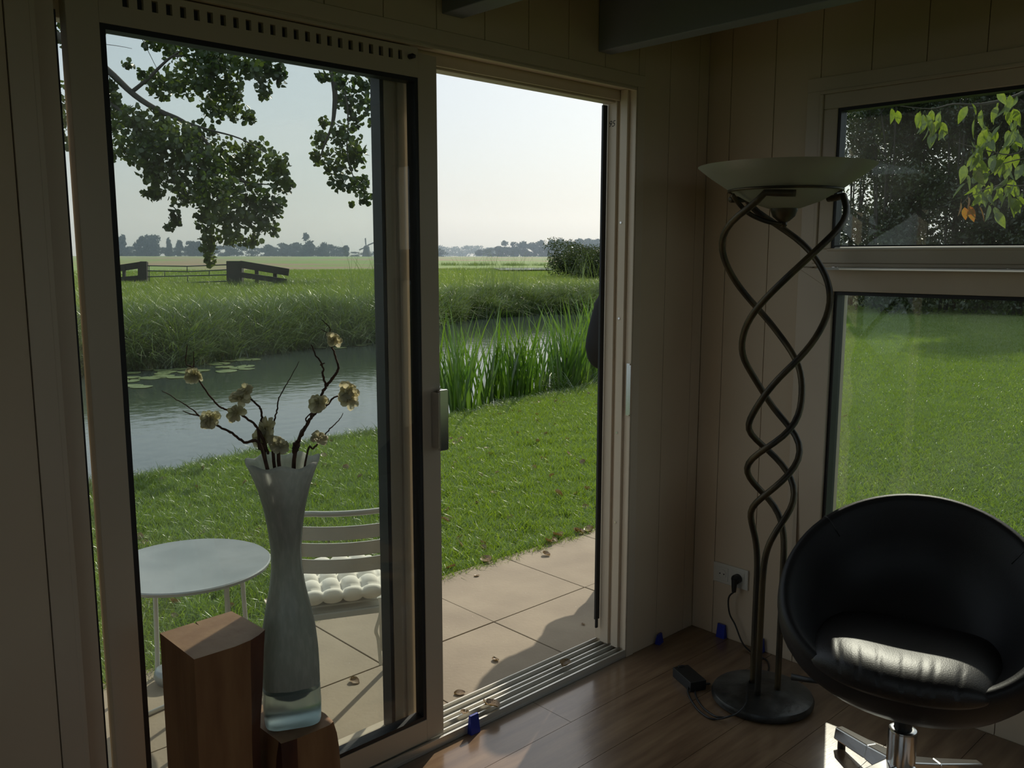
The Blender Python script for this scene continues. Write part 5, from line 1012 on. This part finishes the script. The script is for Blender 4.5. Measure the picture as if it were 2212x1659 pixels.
# ---------------------------------------------------------------- far trees, windmill, second ditch
def far_tree(x, y, wd, h, seed, z0=1.4):
    rr = random.Random(seed); cl = []
    for k in range(9):
        t = rr.uniform(.08, .85); q = wd*.5*(1-abs(t-.45)*.9)*rr.uniform(.2, .75); a = rr.uniform(0, 6.28)
        cl.append((q*cos(a), q*sin(a), h*t, wd*.26, wd*.26, h*.18, 1))
    cl.append((0, 0, h*.84, wd*.2, wd*.2, h*.16, .9))
    o = mesh_obj('far_tree', leaf_cloud('far_tree', cl, 900, min(1.9, h*.20), 'fartree', shape='leaf', seed=seed)); o.location = (x, y, z0); return o
k = 0
for lst, lab, grp, z0 in (([(126.9,361.8,4.8,8.7),(132.3,356.8,5.9,8.2),(135.5,353.7,7.0,8.7),(140.1,349.4,2.8,7.4),(143.1,346.6,3.0,6.6),(146.1,343.8,7.4,6.4),(148.7,341.2,5.6,6.2),(180.1,311.6,7.0,9.5),(185.1,306.9,6.3,5.6),(191.6,300.8,3.7,4.8)], 'hazy far tree standing above the hedge line on the left horizon', 'taller far trees on the left horizon', 1.3), ([(127.8,381.8,8.5,3.9),(131.2,378.6,8.5,5.1),(134.6,375.4,8.5,4.4),(138.0,372.3,8.5,4.1),(141.3,369.1,8.5,4.2),(144.7,365.9,8.5,3.9),(148.1,362.7,8.5,4.0),(151.5,359.5,8.5,3.8),(154.8,356.3,8.5,5.6),(158.2,353.2,8.5,4.8),(161.6,350.0,8.5,4.7),(164.9,346.8,8.5,5.5),(168.3,343.6,8.5,5.6),(171.7,340.4,8.5,4.0),(175.1,337.3,8.5,3.7),(178.4,334.1,8.5,4.1),(181.8,330.9,8.5,5.0),(185.2,327.7,8.5,4.3),(188.6,324.5,8.5,5.0),(191.9,321.3,8.5,4.2),(195.3,318.2,8.5,5.1),(198.7,315.0,8.5,4.1),(202.3,311.5,7.7,2.2),(206.0,308.1,7.7,2.2),(209.6,304.6,7.7,2.4),(213.3,301.2,7.7,2.3),(216.9,297.7,7.7,2.6),(220.6,294.3,7.7,2.9),(224.2,290.8,7.7,2.3),(227.9,287.4,7.7,3.6),(180.5,332.1,9.7,5.8),(176.3,336.1,7.7,5.2),(184.8,328.1,8.5,6.0)], 'low hazy far tree in the continuous hedge line on the left horizon', 'far hedge line on the left horizon', 1.3),
                      ([(258.3,279.5,8.4,7.0),(261.2,276.8,8.4,6.6),(264.2,274.0,8.4,6.8),(267.1,271.3,8.4,6.4),(270.0,268.5,8.4,7.3),(272.9,265.7,8.4,7.5),(275.9,263.0,8.4,8.0),(278.8,260.2,8.4,6.8),(281.7,257.5,8.4,8.0),(284.6,254.7,8.4,7.9),(287.6,251.9,8.4,7.7),(290.5,249.2,8.4,7.3),(293.4,246.4,8.4,7.0),(296.4,243.7,8.4,8.1),(299.3,240.9,8.4,6.8),(302.2,238.1,8.4,7.1),(305.1,235.4,8.4,7.7),(253.6,284.0,8.0,4.0),(250.3,287.1,5.2,3.2),(256.6,281.2,6.8,4.7)], 'grey green far tree of the wood seen through the open door', 'far wood on the right horizon', 1.3), ([(397.6,509.4,20.3,8.3),(404.0,503.3,20.3,7.4),(410.4,497.3,20.3,7.4),(416.8,491.2,20.3,8.1),(423.2,485.2,20.3,8.3),(429.6,479.1,20.3,7.0),(436.0,473.1,20.3,7.2)], 'palest blue far tree on the horizon seen through the open door', 'farthest blue trees on the horizon', 1.5)):
    for x, y, wd, h in lst: tag(far_tree(x, y, wd, h, k, z0), lab, 'tree', grp); k += 1
mx, my = (197.55,295.23)
ml = empty('windmill', (mx, my, 1.4), atan2(CY-my, CX-mx)); tag(ml, 'small hazy windmill with four sails on the horizon', 'windmill')
MB().lathe([(1.9, 0), (1.55, 1.4), (1.15, 3.3), (1.1, 3.4)], n=8).build('tower', 'mill', ml)
MB().lathe([(1.25, 3.4), (1.1, 4.0), (.6, 4.5), (0, 4.7)], n=12, sx=1.2).build('cap', 'mill', ml, True)
for a in (93, 3+20, 183+20, 273): 
    u_ = Vector((0, cos(radians(a)), sin(radians(a)))); v_ = Vector((0, -sin(radians(a)), cos(radians(a))))
    MB().obox(Vector((1.6, 0, 4.1))+u_*1.7, (.05, 0, 0), v_*.06, u_*1.7).obox(Vector((1.62, 0, 4.1))+u_*1.9+v_*.22, (.03, 0, 0), v_*.22, u_*1.3).build('sail', 'mill', ml)
o_ = MB().add([(52.636,59.462,0.460),(57.752,57.175,0.460),(48.704,47.822,0.460),(44.502,49.639,0.460)], [(0,1,2,3)]).build('ditch_water', 'water'); struct(o_)
rb_ = [blades(40, .9, .25, .6, .03, .5, 'clump', 'bankgrass', 3) for _ in range(3)]
def polar(n, a0, a1, d0, d1, z):
    A = np.radians(r.uniform(a0, a1, n)); Dd = r.uniform(d0, d1, n); return np.stack([CX+Dd*np.cos(A), CY+Dd*np.sin(A), np.full(n, z)], 1)
o_ = scatter('ditch_reeds', np.concatenate([polar(160, 39, 51, 72, 78, .12), polar(120, 39, 51, 104, 118, .42)]), rb_, .6, 1.1); tag(o_, 'dark reed fringe along the second ditch in the meadow', 'reeds')

# ---------------------------------------------------------------- evening-free ground haze over the far fields (a real volume)
hz_m = bpy.data.materials.new('field_haze'); hz_m.use_nodes = True; n = hz_m.node_tree; n.nodes.clear(); o_n = n.nodes.new('ShaderNodeOutputMaterial'); vs_ = n.nodes.new('ShaderNodeVolumeScatter')
vs_.inputs['Color'].default_value = (.60, .78, 1, 1); vs_.inputs['Density'].default_value = .0013; vs_.inputs['Anisotropy'].default_value = .55; n.links.new(vs_.outputs[0], o_n.inputs['Volume'])
M['haze'] = hz_m
hb = MB().box(0, 1100, -620, 620, -3, 55).build('ground_haze', 'haze'); hb.location = (CX+110*cos(radians(62)), CY+110*sin(radians(62)), 0); hb.rotation_euler = (0, 0, radians(62)); tag(hb, 'thin bluish haze lying over the far fields and trees', 'haze', kind='stuff')
